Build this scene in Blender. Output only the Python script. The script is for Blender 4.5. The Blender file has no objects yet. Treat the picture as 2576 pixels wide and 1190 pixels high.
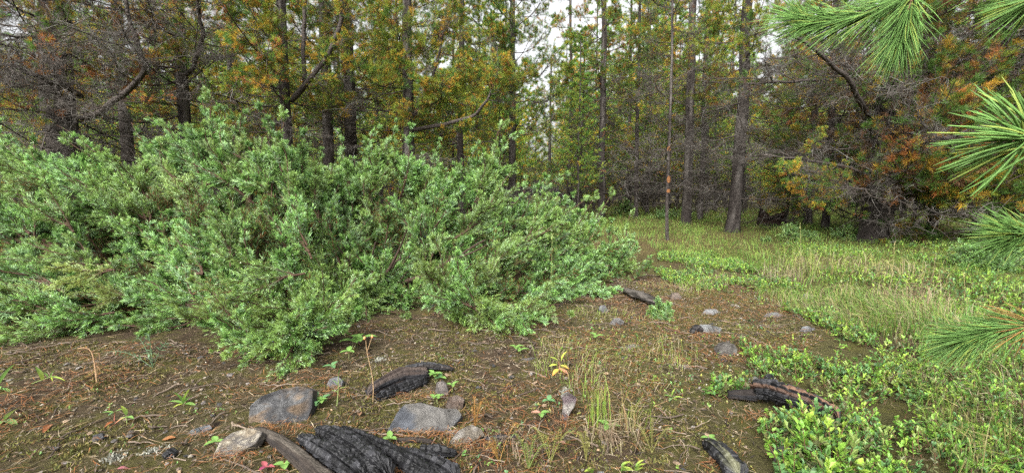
import bpy, math, random
import numpy as np
from mathutils import Vector, Matrix

random.seed(7)
RNG = np.random.default_rng(7)
SC = bpy.context.scene
COL = SC.collection
rad = math.radians

# ------------------------------------------------------------------ camera
H = 0.70                       # eye height, metres
FPX = 1160.0                   # focal length in pixels of a 2576 px wide picture
PITCH = math.atan(105.0 / FPX)
cam_d = bpy.data.cameras.new('camera')
cam = bpy.data.objects.new('camera', cam_d)
COL.objects.link(cam)
cam.location = (0, 0, H)
cam.rotation_euler = (math.pi / 2 - PITCH, 0, 0)
cam_d.sensor_fit = 'HORIZONTAL'
cam_d.sensor_width = 36.0
cam_d.lens = 36.0 * FPX / 2576.0
cam_d.clip_start = 0.02
cam_d.clip_end = 1500
SC.camera = cam

# ------------------------------------------------------------------ sky, sun, exposure
SUN_EL, SUN_AZ = rad(40), rad(200)      # high, behind the camera, veiled by cloud
w = bpy.data.worlds.new('World')
SC.world = w
w.use_nodes = True
nt = w.node_tree
bg = nt.nodes['Background']
sky = nt.nodes.new('ShaderNodeTexSky')
sky.sky_type = 'NISHITA'
sky.sun_disc = False
sky.sun_elevation = SUN_EL
sky.sun_rotation = SUN_AZ
sky.air_density = 1.0
sky.dust_density = 6.0
sky.ozone_density = 1.0
hs = nt.nodes.new('ShaderNodeHueSaturation')      # thin overcast: the sky's blue is almost gone
hs.inputs['Saturation'].default_value = 0.10
nt.links.new(sky.outputs[0], hs.inputs['Color'])
nt.links.new(hs.outputs[0], bg.inputs[0])
bg.inputs[1].default_value = 0.115
sun_d = bpy.data.lights.new('sun', 'SUN')
sun_d.energy = 1.5
sun_d.angle = rad(25)
sun_d.color = (1.0, 0.97, 0.92)
sun = bpy.data.objects.new('sun', sun_d)
COL.objects.link(sun)
sd = Vector((math.sin(SUN_AZ) * math.cos(SUN_EL), math.cos(SUN_AZ) * math.cos(SUN_EL), math.sin(SUN_EL)))
sun.rotation_euler = sd.to_track_quat('Z', 'Y').to_euler()
SC.view_settings.view_transform = 'Standard'
SC.view_settings.look = 'None'
SC.view_settings.gamma = 1.0
SC.view_settings.exposure = 1.75
SC.cycles.use_denoising = False
SC.cycles.max_bounces = 6
SC.cycles.diffuse_bounces = 4
SC.cycles.glossy_bounces = 2
SC.cycles.transmission_bounces = 3
SC.cycles.transparent_max_bounces = 4
SC.cycles.caustics_reflective = False
SC.cycles.caustics_refractive = False

# ------------------------------------------------------------------ pixel -> place (2576 x 1190 picture)
CP, SP = math.cos(PITCH), math.sin(PITCH)
def ray(px, py):
    a, b = (px - 1288.0) / FPX, (595.0 - py) / FPX
    return np.array([a, CP + b * SP, -SP + b * CP])
def at(px, py, y):
    r = ray(px, py)
    return np.array([0, 0, H]) + r * (y / r[1])

# ------------------------------------------------------------------ numpy noise
def _hash(i, j, s):
    n = (i * 374761393 + j * 668265263 + s * 1442695041) & 0xFFFFFFFF
    n = ((n ^ (n >> 13)) * 1274126177) & 0xFFFFFFFF
    return ((n ^ (n >> 16)) & 0xFFFF) / 65535.0
def vnoise(x, y, s=0):
    x = np.asarray(x, float); y = np.asarray(y, float)
    i = np.floor(x).astype(np.int64); j = np.floor(y).astype(np.int64)
    u = x - i; v = y - j
    u = u * u * (3 - 2 * u); v = v * v * (3 - 2 * v)
    a, b, c, d = _hash(i, j, s), _hash(i + 1, j, s), _hash(i, j + 1, s), _hash(i + 1, j + 1, s)
    return (a * (1 - u) + b * u) * (1 - v) + (c * (1 - u) + d * u) * v
def fbm(x, y, s=0, o=4):
    r, a, t = 0, 1.0, 0
    for k in range(o):
        r = r + a * vnoise(x * 2 ** k + 17.3 * k, y * 2 ** k - 9.1 * k, s + k); t += a; a *= 0.5
    return r / t
def noise3(p, f, s=0):
    return (vnoise(p[:, 0] * f, p[:, 1] * f + 3.7, s) + vnoise(p[:, 1] * f, p[:, 2] * f + 8.1, s + 5)
            + vnoise(p[:, 2] * f + 1.3, p[:, 0] * f, s + 9)) / 3.0

def gz(x, y):
    """ground height"""
    x = np.asarray(x, float); y = np.asarray(y, float)
    d = np.hypot(x, y)
    near = np.clip(1.2 - d / 12.0, 0.25, 1)
    z = (fbm(x * 0.55, y * 0.55, 3, 3) - 0.5) * 0.16 * np.clip((d - 0.5) / 5.0, 0.15, 1)
    z = z + (fbm(x * 3.1, y * 3.1, 11, 3) - 0.5) * 0.055 * near
    z = z + (fbm(x * 14, y * 14, 21, 3) - 0.5) * 0.022 * near
    z = z + np.clip((d - 14) / 60, 0, 1) ** 1.5 * 0.5 * (fbm(x * .05, y * .05, 31, 2) - 0.4)
    return z
def ground(px, py):
    r = ray(px, py)
    t = H / -r[2]
    for _ in range(8):
        x, y = r[0] * t, r[1] * t
        t += 0.8 * ((H + r[2] * t) - float(gz(x, y))) / -r[2]
    return np.array([r[0] * t, r[1] * t, float(gz(r[0] * t, r[1] * t))])
def inpoly(x, y, poly):
    c = np.zeros(len(x), bool)
    n = len(poly)
    for i in range(n):
        x1, y1 = poly[i][:2]; x2, y2 = poly[(i + 1) % n][:2]
        k = ((y1 > y) != (y2 > y))
        xx = x1 + (y - y1) / ((y2 - y1) if y2 != y1 else 1e-9) * (x2 - x1)
        c ^= k & (x < xx)
    return c

# ------------------------------------------------------------------ mesh builder
def nrm(a):
    return a / np.maximum(np.linalg.norm(a, axis=-1, keepdims=True), 1e-9)
class MB:
    def __init__(s):
        s.v, s.f, s.c, s.m, s.n = [], [], [], [], 0
    def add(s, V, F, C, mi=0, smooth=True):
        V = np.asarray(V, float).reshape(-1, 3)
        C = np.asarray(C, float)
        if C.ndim == 1: C = np.tile(C, (len(V), 1))
        s.v.append(V); s.c.append(C)
        s.f.append((np.asarray(F, int) + s.n, mi, smooth)); s.n += len(V)
    def ribbons(s, A, B, wd, C, bend=None, mi=0, ctip=None, up=None):
        """flat kites from A to B (needles, grass, litter)"""
        N = len(A)
        D = nrm(B - A)
        ref = RNG.normal(size=(N, 3)) if up is None else up + RNG.normal(size=(N, 3)) * 0.25
        S = nrm(np.cross(D, ref))
        M = A * 0.55 + B * 0.45
        if bend is not None: M = M + bend
        wd = np.broadcast_to(np.asarray(wd, float), (N,))[:, None]
        V = np.stack([A, M + S * wd * 0.5, B, M - S * wd * 0.5], 1).reshape(-1, 3)
        C = np.broadcast_to(np.asarray(C, float), (N, 3))
        T = C if ctip is None else np.broadcast_to(ctip, (N, 3))
        CC = np.stack([C, (C + T) / 2, T, (C + T) / 2], 1).reshape(-1, 3)
        F = np.arange(N)[:, None] * 4 + np.array([0, 1, 2, 3])[None]
        s.add(V, F, CC, mi, False)
    def tubes(s, P, R, C, k=4, mi=0, cap=False):
        P = np.asarray(P, float); R = np.asarray(R, float)
        if P.ndim == 2: P = P[None]; R = R[None]
        N, M, _ = P.shape
        T = nrm(np.gradient(P, axis=1))
        ref = np.where(np.abs(T[..., 2:3]) > 0.9, np.array([1., 0, 0]), np.array([0, 0, 1.]))
        U = nrm(np.cross(T, ref)); W = np.cross(T, U)
        a = np.arange(k) / k * 2 * math.pi
        V = P[:, :, None, :] + R[:, :, None, None] * (np.cos(a)[None, None, :, None] * U[:, :, None, :] + np.sin(a)[None, None, :, None] * W[:, :, None, :])
        base = (np.arange(N) * M * k)[:, None, None] + (np.arange(M - 1) * k)[None, :, None]
        i = np.arange(k)[None, None, :]; j = (i + 1) % k
        F = np.stack([base + i, base + j, base + k + j, base + k + i], -1).reshape(-1, 4)
        C = np.asarray(C, float)
        if C.ndim == 2: C = np.repeat(C, M * k, 0)
        s.add(V, F, C, mi)
    def tmpl(s, V0, F0, pos, rot, scl, C, mi=0, smooth=False):
        """copies of a small template"""
        N = len(pos); nv = len(V0)
        scl = np.asarray(scl, float)
        if scl.ndim == 1: scl = scl[:, None]
        V = np.einsum('nij,nvj->nvi', rot, V0[None] * scl[:, None, :]) + pos[:, None]
        F = (np.arange(N) * nv)[:, None, None] + np.asarray(F0)[None]
        C = np.broadcast_to(np.asarray(C, float), (N, 3))
        s.add(V, F.reshape(-1, len(F0[0])), np.repeat(C, nv, 0), mi, smooth)
    def mesh(s, name, mats):
        me = bpy.data.meshes.new(name)
        V = np.concatenate(s.v); C = np.concatenate(s.c)
        loops = np.concatenate([f.reshape(-1) for f, _, _ in s.f])
        tot = np.concatenate([np.full(len(f), f.shape[1]) for f, _, _ in s.f])
        mi = np.concatenate([np.full(len(f), m) for f, m, _ in s.f])
        sm = np.concatenate([np.full(len(f), x) for f, _, x in s.f])
        me.vertices.add(len(V)); me.vertices.foreach_set('co', V.astype(np.float32).ravel())
        me.loops.add(len(loops)); me.loops.foreach_set('vertex_index', loops.astype(np.int32))
        me.polygons.add(len(tot))
        me.polygons.foreach_set('loop_start', (np.cumsum(tot) - tot).astype(np.int32))
        me.polygons.foreach_set('loop_total', tot.astype(np.int32))
        me.polygons.foreach_set('material_index', mi.astype(np.int32))
        me.polygons.foreach_set('use_smooth', sm.astype(bool))
        at_ = me.color_attributes.new('Col', 'FLOAT_COLOR', 'POINT')
        at_.data.foreach_set('color', np.concatenate([np.clip(C, 0, 1), np.ones((len(C), 1))], 1).astype(np.float32).ravel())
        for m in (mats if isinstance(mats, (list, tuple)) else [mats]): me.materials.append(m)
        me.update(calc_edges=True)
        return me
    def build(s, name, mats, parent=None):
        return link(name, s.mesh(name, mats), parent)
def link(name, me, parent=None, mw=None):
    o = bpy.data.objects.new(name, me)
    COL.objects.link(o)
    if parent is not None: o.parent = parent
    if mw is not None: o.matrix_local = mw
    return o
def tag(o, label=None, cat=None, group=None, kind=None):
    if label: o['label'] = label
    if cat: o['category'] = cat
    if group: o['group'] = group
    if kind: o['kind'] = kind
    return o
def empty(name, loc, label=None, cat=None, group=None):
    o = bpy.data.objects.new(name, None)
    COL.objects.link(o)
    o.location = [float(q) for q in loc]
    o.empty_display_size = 0.1
    return tag(o, label, cat, group)
def frame(d, roll=0.0):
    """matrix whose local Z is d"""
    z = Vector(d).normalized()
    x = Vector((0, 0, 1)).cross(z)
    if x.length < 1e-3: x = Vector((1, 0, 0))
    x.normalize()
    y = z.cross(x)
    m = Matrix((x, y, z)).transposed()
    return (m @ Matrix.Rotation(roll, 3, 'Z')).to_4x4()
def rots(N, tilt=math.pi):
    """random rotations, N x 3 x 3; tilt limits the lean of local Z"""
    a = RNG.uniform(0, 2 * math.pi, N); t = RNG.uniform(0, tilt, N); b = RNG.uniform(0, 2 * math.pi, N)
    def rz(q):
        m = np.zeros((N, 3, 3)); c, s_ = np.cos(q), np.sin(q)
        m[:, 0, 0] = c; m[:, 0, 1] = -s_; m[:, 1, 0] = s_; m[:, 1, 1] = c; m[:, 2, 2] = 1; return m
    def rx(q):
        m = np.zeros((N, 3, 3)); c, s_ = np.cos(q), np.sin(q)
        m[:, 0, 0] = 1; m[:, 1, 1] = c; m[:, 1, 2] = -s_; m[:, 2, 1] = s_; m[:, 2, 2] = c; return m
    return rz(a) @ rx(t) @ rz(b)
_t = (1 + 5 ** .5) / 2
ICO_V = nrm(np.array([(-1, _t, 0), (1, _t, 0), (-1, -_t, 0), (1, -_t, 0), (0, -1, _t), (0, 1, _t), (0, -1, -_t), (0, 1, -_t), (_t, 0, -1), (_t, 0, 1), (-_t, 0, -1), (-_t, 0, 1)], float))
ICO_F = np.array([(0, 11, 5), (0, 5, 1), (0, 1, 7), (0, 7, 10), (0, 10, 11), (1, 5, 9), (5, 11, 4), (11, 10, 2), (10, 7, 6), (7, 1, 8), (3, 9, 4), (3, 4, 2), (3, 2, 6), (3, 6, 8), (3, 8, 9), (4, 9, 5), (2, 4, 11), (6, 2, 10), (8, 6, 7), (9, 8, 1)])

# ------------------------------------------------------------------ materials
def mat(name, rough=0.7, spec=0.3, transl=0.0, bump=None, vary=0.0, noise=None, obj_vary=0.0):
    """colour from the mesh's own Col attribute, varied by noise; optional relief"""
    m = bpy.data.materials.new(name); m.use_nodes = True
    t = m.node_tree; N = t.nodes; L = t.links
    p = N['Principled BSDF']; out = N['Material Output']
    p.inputs['Roughness'].default_value = rough
    p.inputs['Specular IOR Level'].default_value = spec
    a = N.new('ShaderNodeAttribute'); a.attribute_name = 'Col'
    c = a.outputs['Color']
    co = N.new('ShaderNodeTexCoord')
    if noise:
        sc, amt = noise
        n = N.new('ShaderNodeTexNoise'); n.inputs['Scale'].default_value = sc; n.inputs['Detail'].default_value = 6
        n.inputs['Roughness'].default_value = 0.65
        L.new(co.outputs['Object'], n.inputs['Vector'])
        mr = N.new('ShaderNodeMapRange'); mr.inputs[1].default_value = 0.3; mr.inputs[2].default_value = 0.7
        mr.inputs[3].default_value = 1 - amt; mr.inputs[4].default_value = 1 + amt
        L.new(n.outputs['Fac'], mr.inputs[0])
        h = N.new('ShaderNodeVectorMath'); h.operation = 'SCALE'
        L.new(c, h.inputs[0]); L.new(mr.outputs[0], h.inputs['Scale']); c = h.outputs[0]
    if obj_vary:
        oi = N.new('ShaderNodeObjectInfo')
        mr = N.new('ShaderNodeMapRange'); mr.inputs[3].default_value = 1 - obj_vary; mr.inputs[4].default_value = 1 + obj_vary
        L.new(oi.outputs['Random'], mr.inputs[0])
        h = N.new('ShaderNodeVectorMath'); h.operation = 'SCALE'
        L.new(c, h.inputs[0]); L.new(mr.outputs[0], h.inputs['Scale']); c = h.outputs[0]
    L.new(c, p.inputs['Base Color'])
    if bump:
        kind, sc, st, dist = bump
        if kind == 'voronoi':
            b = N.new('ShaderNodeTexVoronoi'); b.feature = 'DISTANCE_TO_EDGE'; b.inputs['Scale'].default_value = sc
            o_ = b.outputs['Distance']
        else:
            b = N.new('ShaderNodeTexNoise'); b.inputs['Scale'].default_value = sc; b.inputs['Detail'].default_value = 8
            b.inputs['Roughness'].default_value = 0.7
            o_ = b.outputs['Fac']
        L.new(co.outputs['Object'], b.inputs['Vector'])
        bn = N.new('ShaderNodeBump'); bn.inputs['Strength'].default_value = st; bn.inputs['Distance'].default_value = dist
        L.new(o_, bn.inputs['Height']); L.new(bn.outputs[0], p.inputs['Normal'])
    if transl:
        tr = N.new('ShaderNodeBsdfTranslucent'); L.new(c, tr.inputs['Color'])
        mx = N.new('ShaderNodeMixShader'); mx.inputs[0].default_value = transl
        L.new(p.outputs[0], mx.inputs[1]); L.new(tr.outputs[0], mx.inputs[2]); L.new(mx.outputs[0], out.inputs['Surface'])
    return m
M_JUN = mat('juniper_needles', 0.55, 0.25, 0.3, obj_vary=0.24)
M_NEEDLE = mat('pine_needles', 0.55, 0.3, 0.45, obj_vary=0.2)
M_FRESH = mat('fresh_pine_needles', 0.5, 0.3, 0.25)
M_WOOD = mat('twig_bark', 0.85, 0.2, 0, obj_vary=0.15)
M_BARK = mat('trunk_bark', 0.9, 0.15, 0, bump=('voronoi', 34, 0.9, 0.02), noise=(18, 0.45))
M_LEAF = mat('leaf_tissue', 0.45, 0.4, 0.3, noise=(60, 0.15))
M_GRASS = mat('grass_blades', 0.6, 0.25, 0.35)
M_LITTER = mat('forest_litter', 0.8, 0.2, 0.1)
M_STONE = mat('weathered_stone', 0.8, 0.3, 0, bump=('noise', 45, 0.9, 0.025), noise=(26, 0.5))
M_CHAR = mat('charred_wood', 0.5, 0.35, 0, bump=('noise', 120, 0.5, 0.006), noise=(60, 0.3))
M_OLDWOOD = mat('weathered_wood', 0.85, 0.2, 0, bump=('noise', 90, 0.6, 0.008), noise=(45, 0.35))
M_BERRY = mat('juniper_berries', 0.4, 0.4, 0)

# ground: soil, moss and gravel mixed by noise on top of the mesh's own colour zones
def ground_material():
    m = mat('forest_soil', 0.95, 0.1, 0)
    t = m.node_tree; N = t.nodes; L = t.links
    p = N['Principled BSDF']
    col = p.inputs['Base Color'].links[0].from_socket
    co = N.new('ShaderNodeTexCoord').outputs['Object']
    def noise(sc, d=6, r=0.65):
        n = N.new('ShaderNodeTexNoise'); n.inputs['Scale'].default_value = sc; n.inputs['Detail'].default_value = d
        n.inputs['Roughness'].default_value = r; L.new(co, n.inputs['Vector']); return n.outputs['Fac']
    def ramp(s, a, b):
        r = N.new('ShaderNodeMapRange'); r.inputs[1].default_value = a; r.inputs[2].default_value = b; L.new(s, r.inputs[0]); return r.outputs[0]
    def mix(f, a, b, mode='MIX'):
        x = N.new('ShaderNodeMix'); x.data_type = 'RGBA'; x.blend_type = mode
        if isinstance(f, float): x.inputs[0].default_value = f
        else: L.new(f, x.inputs[0])
        for s, q in ((6, a), (7, b)):
            if isinstance(q, tuple): x.inputs[s].default_value = (*q, 1)
            else: L.new(q, x.inputs[s])
        return x.outputs[2]
    c = mix(ramp(noise(9), 0.46, 0.62), col, (0.098, 0.092, 0.028))          # moss
    c = mix(ramp(noise(23), 0.56, 0.66), c, (0.024, 0.017, 0.012))          # damp humus
    c = mix(ramp(noise(60, 4), 0.57, 0.66), c, (0.12, 0.095, 0.058))         # pale crumbs
    c = mix(ramp(noise(170, 3), 0.66, 0.74), c, (0.2, 0.17, 0.12))          # grit
    L.new(c, p.inputs['Base Color'])
    c = mix(ramp(noise(15, 8, .75), 0.56, 0.66), c, (0.18, 0.168, 0.108))      # grey-green crust lichen
    b = N.new('ShaderNodeBump'); b.inputs['Strength'].default_value = 1.0; b.inputs['Distance'].default_value = 0.035
    L.new(noise(55, 10, 0.75), b.inputs['Height']); L.new(b.outputs[0], p.inputs['Normal'])
    return m
M_SOIL = ground_material()

# ================================================================== the setting
def build_ground():
    n = 330
    u = np.linspace(-1, 1, n); xs = np.sinh(u * 5.6) / math.sinh(5.6) * 260
    v = np.linspace(0, 1, n); ys = -6 + 0 * v
    ys = 1.6 + np.sinh((v * 1.32 - 0.32) * 5.6) / math.sinh(5.6) * 260
    X, Y = np.meshgrid(xs, ys)
    Z = gz(X, Y)
    V = np.stack([X, Y, Z], -1).reshape(-1, 3)
    i = (np.arange(n - 1)[:, None] * n + np.arange(n - 1)[None]).reshape(-1)
    F = np.stack([i, i + 1, i + n + 1, i + n], -1)
    a = fbm(V[:, 0] * 1.3, V[:, 1] * 1.3, 40, 4)
    d = np.hypot(V[:, 0], V[:, 1])
    soil = np.array([0.082, 0.058, 0.037]); moss = np.array([0.095, 0.09, 0.034]); duff = np.array([0.12, 0.085, 0.04]); green = np.array([0.10, 0.125, 0.03])
    k = np.clip((a - 0.4) / 0.25, 0, 1)[:, None]
    C = soil * (1 - k) + moss * k
    left = np.clip((-V[:, 0] - 0.1) / 0.6, 0, 1)[:, None] * np.clip((2.2 - d) / 0.6, 0, 1)[:, None]
    C = C * (1 - 0.5 * left) + moss * 0.5 * left
    f = np.clip((d - 4.0) / 3.0, 0, 1)[:, None]
    q = np.clip((fbm(V[:, 0] * .5, V[:, 1] * .5, 44, 3) - 0.35) / .3, 0, 1)[:, None]
    C = C * (1 - f) + (duff * (1 - q) + green * q) * f
    mb = MB(); mb.add(V, F, C)
    o = mb.build('ground', M_SOIL)
    tag(o, kind='structure')
build_ground()

# ================================================================== juniper
def curve_pts(A, D, Lh, M, droop, wob):
    """polylines from A along D with sag and wobble: (N,M,3)"""
    N = len(A)
    t = np.linspace(0, 1, M)[None, :, None]
    Lh = np.asarray(Lh).reshape(N, 1, 1)
    side = RNG.normal(size=(N, 1, 3)); side -= (side * D[:, None]).sum(-1, keepdims=True) * D[:, None]
    side2 = RNG.normal(size=(N, 1, 3))
    P = A[:, None] + D[:, None] * t * Lh + side * wob * Lh * t * t + side2 * wob * 0.35 * Lh * np.sin(t * 6.3)
    P[..., 2] -= (droop * Lh * t * t)[..., 0]
    return P
def sample(P, k, lo=0.0, hi=1.0):
    """k points per polyline with tangents; returns (N*k,3),(N*k,3),(N*k,) parameter"""
    N, M, _ = P.shape
    t = RNG.uniform(lo, hi, (N, k)) * (M - 1)
    i = np.minimum(t.astype(int), M - 2); f = (t - i)[..., None]
    n = np.arange(N)[:, None]
    Q = P[n, i] * (1 - f) + P[n, i + 1] * f
    T = nrm(P[n, i + 1] - P[n, i])
    return Q.reshape(-1, 3), T.reshape(-1, 3), (t / (M - 1)).reshape(-1)
def spread(T, ang, jit=0.2):
    """directions leaning ang away from T, at random azimuths"""
    R = RNG.normal(size=T.shape)
    R = nrm(R - (R * T).sum(-1, keepdims=True) * T)
    a = (ang + RNG.normal(size=len(T)) * jit)[:, None]
    return nrm(T * np.cos(a) + R * np.sin(a))

def juniper_spray(seed, brown=0.0, gold=0.0, lead=0):
    """one leafy juniper branch, base at the origin, about 0.45 m along +Z; returns wood, needles, berries meshes"""
    global RNG
    RNG = np.random.default_rng(1000 + seed)
    Lm = 0.46
    nm = 4
    dirs = np.array([[0, 0, 1.], [.30, .1, 1.], [-.22, -.28, 1.], [-.1, .34, 1.]]) + RNG.normal(size=(4, 3)) * .07
    main = curve_pts(np.array([[0, 0, 0.], [0, 0, .05], [0, 0, .10], [0, 0, .02]]), nrm(dirs), np.array([Lm * 1.04, Lm * .84, Lm * .66, Lm * .7]) * (np.array([1.12, .66, .6, .5]) if lead else 1), 9, 0.0, 0.12)
    k2 = 23; n2 = nm * k2
    A, T, u = sample(main, k2, 0.06, 0.985)
    D2 = spread(T, 0.52, 0.10)
    L2 = (0.016 + (.088 if lead else 0.105) * (1 - u) ** (.85 if lead else .6)) * RNG.uniform(0.6, 1.3, n2)
    s2 = curve_pts(A, D2, L2, 5, 0, 0.08)
    s2 += T[:, None] * (L2[:, None, None] * .16 * np.linspace(0, 1, 5)[None, :, None] ** 2)
    A3, T3, u3 = sample(s2, 2, 0.25, 0.8)
    D3 = spread(T3, 0.66, 0.12)
    L3 = 0.34 * np.repeat(L2, 2) * RNG.uniform(0.6, 1.2, len(A3))
    s3 = curve_pts(A3, D3, L3, 3, 0, 0.10)
    wood = MB()
    wc = np.array([0.062, 0.036, 0.024])
    wood.tubes(main, np.tile(np.linspace(0.0062, 0.0016, 9), (nm, 1)), wc, 5)
    wood.tubes(s2, np.tile(np.linspace(0.0018, 0.0007, 5), (n2, 1)), wc * 1.1, 3)
    nd = MB()
    def needles(P, dens, Ls, tipfac):
        k = dens
        Q, T_, u_ = sample(P, k, 0.03, 1.0)
        D = spread(T_, 0.62 - 0.36 * np.clip((u_ - 0.8) / 0.2, 0, 1), 0.12)
        ln = RNG.uniform(0.017, 0.027, len(Q))
        B = Q + D * ln[:, None]
        g = (np.repeat(RNG.random(len(P)), k) * .7 + RNG.random(len(Q)) * .3)[:, None]
        dark = np.array([0.075, 0.165, 0.030]); mid = np.array([0.150, 0.32, 0.066]); glau = np.array([0.345, 0.53, 0.29])
        C = np.where(g < 0.36, dark, np.where(g < 0.66, mid, glau)) * RNG.uniform(0.8, 1.2, (len(Q), 1))
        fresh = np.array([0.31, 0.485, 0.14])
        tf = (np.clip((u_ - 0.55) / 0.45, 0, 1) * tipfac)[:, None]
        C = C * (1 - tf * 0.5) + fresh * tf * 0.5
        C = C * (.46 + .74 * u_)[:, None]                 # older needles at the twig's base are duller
        if gold: C = C * (1 - gold) + np.array([0.42, 0.36, 0.09]) * gold
        if brown:
            b = (RNG.random(len(Q)) < brown)[:, None]
            C = np.where(b, np.array([0.17, 0.085, 0.03]) * RNG.uniform(0.5, 1.2, (len(Q), 1)), C * 0.7)  # some needles browned; the remaining greens darkened as painted interior shade
        nd.ribbons(Q, B, RNG.uniform(0.0020, 0.0028, len(Q)), C)
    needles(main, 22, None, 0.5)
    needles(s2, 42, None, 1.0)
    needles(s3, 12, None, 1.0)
    be = MB()
    n = 26
    Q, T_, u_ = sample(s2, 2, 0.05, 0.7)
    pick = RNG.permutation(len(Q))[:n]
    clus = RNG.random(n)
    pos = Q[pick] + RNG.normal(size=(n, 3)) * 0.005
    C = np.where((clus < 0.6)[:, None], np.array([0.36, 0.42, 0.27]), np.array([0.025, 0.035, 0.075])) * RNG.uniform(0.8, 1.2, (n, 1))
    be.tmpl(ICO_V, ICO_F, pos, rots(n), np.full(n, 0.0036) * RNG.uniform(0.8, 1.15, n), C, 0, True)
    return (wood.mesh('branch', M_WOOD), nd.mesh('needles', M_JUN), be.mesh('berry_cluster', M_BERRY))
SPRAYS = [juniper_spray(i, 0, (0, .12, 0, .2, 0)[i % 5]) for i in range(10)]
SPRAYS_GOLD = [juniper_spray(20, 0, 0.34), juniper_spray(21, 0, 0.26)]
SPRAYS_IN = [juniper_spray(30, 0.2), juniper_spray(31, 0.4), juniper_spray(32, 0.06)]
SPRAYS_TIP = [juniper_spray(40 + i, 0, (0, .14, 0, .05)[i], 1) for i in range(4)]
RNG = np.random.default_rng(99)

def put_spray(parent, tip, d, size, kind=None, berries=True):
    d = nrm(np.asarray(d, float))
    src = kind or SPRAYS
    wd, nd, be = src[random.randrange(len(src))]
    sc = size / 0.46
    base = np.asarray(tip) - d * size
    m = Matrix.Translation(Vector(base - np.array(parent.location))) @ frame(d, random.uniform(0, 6.28)) @ Matrix.Scale(sc, 4)
    b = link('branch', wd, parent, m)
    n = link('needles', nd, b); n['kind'] = 'stuff'
    if berries:
        q = link('berry_cluster', be, b); q['kind'] = 'stuff'
    return b

JTOP = [(-160, 330), (0, 318), (60, 338), (110, 348), (160, 352), (220, 352), (290, 368), (330, 388), (355, 352), (370, 325), (410, 335), (455, 296), (500, 272), (530, 270), (560, 292), (620, 303), (680, 303), (745, 296), (780, 342), (800, 386), (830, 392), (870, 352), (900, 372), (950, 342), (1000, 335), (1030, 372), (1070, 352), (1120, 374), (1180, 370), (1230, 388), (1280, 360), (1300, 440), (1340, 470), (1380, 468), (1425, 478), (1480, 510), (1515, 520), (1540, 570), (1590, 580), (1625, 615), (1640, 660)]
JBOT = [(-160, 900), (0, 890), (60, 895), (200, 885), (330, 850), (420, 845), (470, 885), (540, 895), (620, 930), (690, 950), (760, 920), (830, 870), (850, 825), (950, 822), (1100, 800), (1250, 835), (1330, 845), (1440, 790), (1540, 755), (1590, 715), (1640, 665)]
jtx, jty = zip(*JTOP); jbx, jby = zip(*JBOT)
def jdepth(px, py):
    yb = np.interp(px, jbx, jby); yt = np.interp(px, jtx, jty)
    t = min(max((yb - py) / max(yb - yt, 1), 0), 1)
    db = FPX * H / (yb + 8 - 490)
    return db + 0.05 + (0.45 + 0.85 * min(1, (yb - yt) / 450)) * t ** 1.25, t
ROOT = np.array([-1.05, 3.25, 0.0])
J = empty('juniper_shrub', (ROOT[0], ROOT[1], float(gz(ROOT[0], ROOT[1]))), 'large spreading blue-green juniper shrub with pale and dark berries filling the foreground', 'shrub')
def jdir(P, up=0.25, jit=0.22):
    """shoots fan out sideways and up from the root, leaning only a little towards the viewer"""
    r = np.array([ROOT[0] + 0.45 * (P[0] - ROOT[0]), ROOT[1] - 0.1, 0.10])
    d = P - r
    fan = float(np.clip((P[0] - ROOT[0] - .1) / 1.1, -1, 1))
    d = nrm(np.array([d[0] * .8 + fan * .55, d[1] * .38, max(d[2], .05) + .35 + up]))
    return nrm(d + np.random.default_rng(int(abs(P[0]) * 1e5) % 99991).normal(size=3) * jit)
# tips that make the outline: (px, py of tip, lean of the tip in the picture, size)
OUT = [(60, 312, -.5, .42), (15, 330, -.5, .45), (110, 343, -.6, .42), (160, 345, -.9, .45), (215, 352, -.9, .45), (255, 362, -1.0, .4), (355, 330, -.9, .4), (372, 312, -1.0, .42), (420, 335, -.7, .4),
       (450, 288, -1., .42), (505, 262, -.1, .45), (525, 268, .1, .4), (560, 292, .1, .42), (625, 300, 0, .42), (680, 300, .1, .42), (745, 290, .1, .45), (760, 330, .3, .4), (785, 380, .2, .36), (830, 390, 0, .36),
       (870, 344, -.1, .4), (900, 372, .2, .4), (950, 340, .3, .42), (1000, 326, .7, .45), (1065, 345, .5, .42), (1120, 372, .4, .4), (1180, 366, .6, .42), (1230, 388, .5, .4), (1285, 343, .7, .45), (1300, 350, .9, .42),
       (1300, 455, .6, .38), (1425, 465, 1.2, .45), (1375, 462, 1.0, .4), (1480, 500, .5, .4), (1515, 490, .4, .4), (1595, 548, .4, .36), (1560, 570, .5, .36), (1635, 645, .6, .36), (1640, 690, .9, .34), (1600, 620, .8, .36)]
rj = random.Random(5)
for px, py, lean, sz in OUT:
    D, t = jdepth(px, py)
    D += rj.uniform(-.12, .2)
    P = at(px, py, D)
    d = np.array([lean * 0.8, rj.uniform(-.35, .1), 1.0])
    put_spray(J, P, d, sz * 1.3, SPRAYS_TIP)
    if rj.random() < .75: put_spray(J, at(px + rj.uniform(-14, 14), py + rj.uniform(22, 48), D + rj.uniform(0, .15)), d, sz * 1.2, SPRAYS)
tips = []
def far_enough(px, py, r):
    return all((a - px) ** 2 + (b - py) ** 2 > r * r for a, b in tips)
tries = 0
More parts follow.
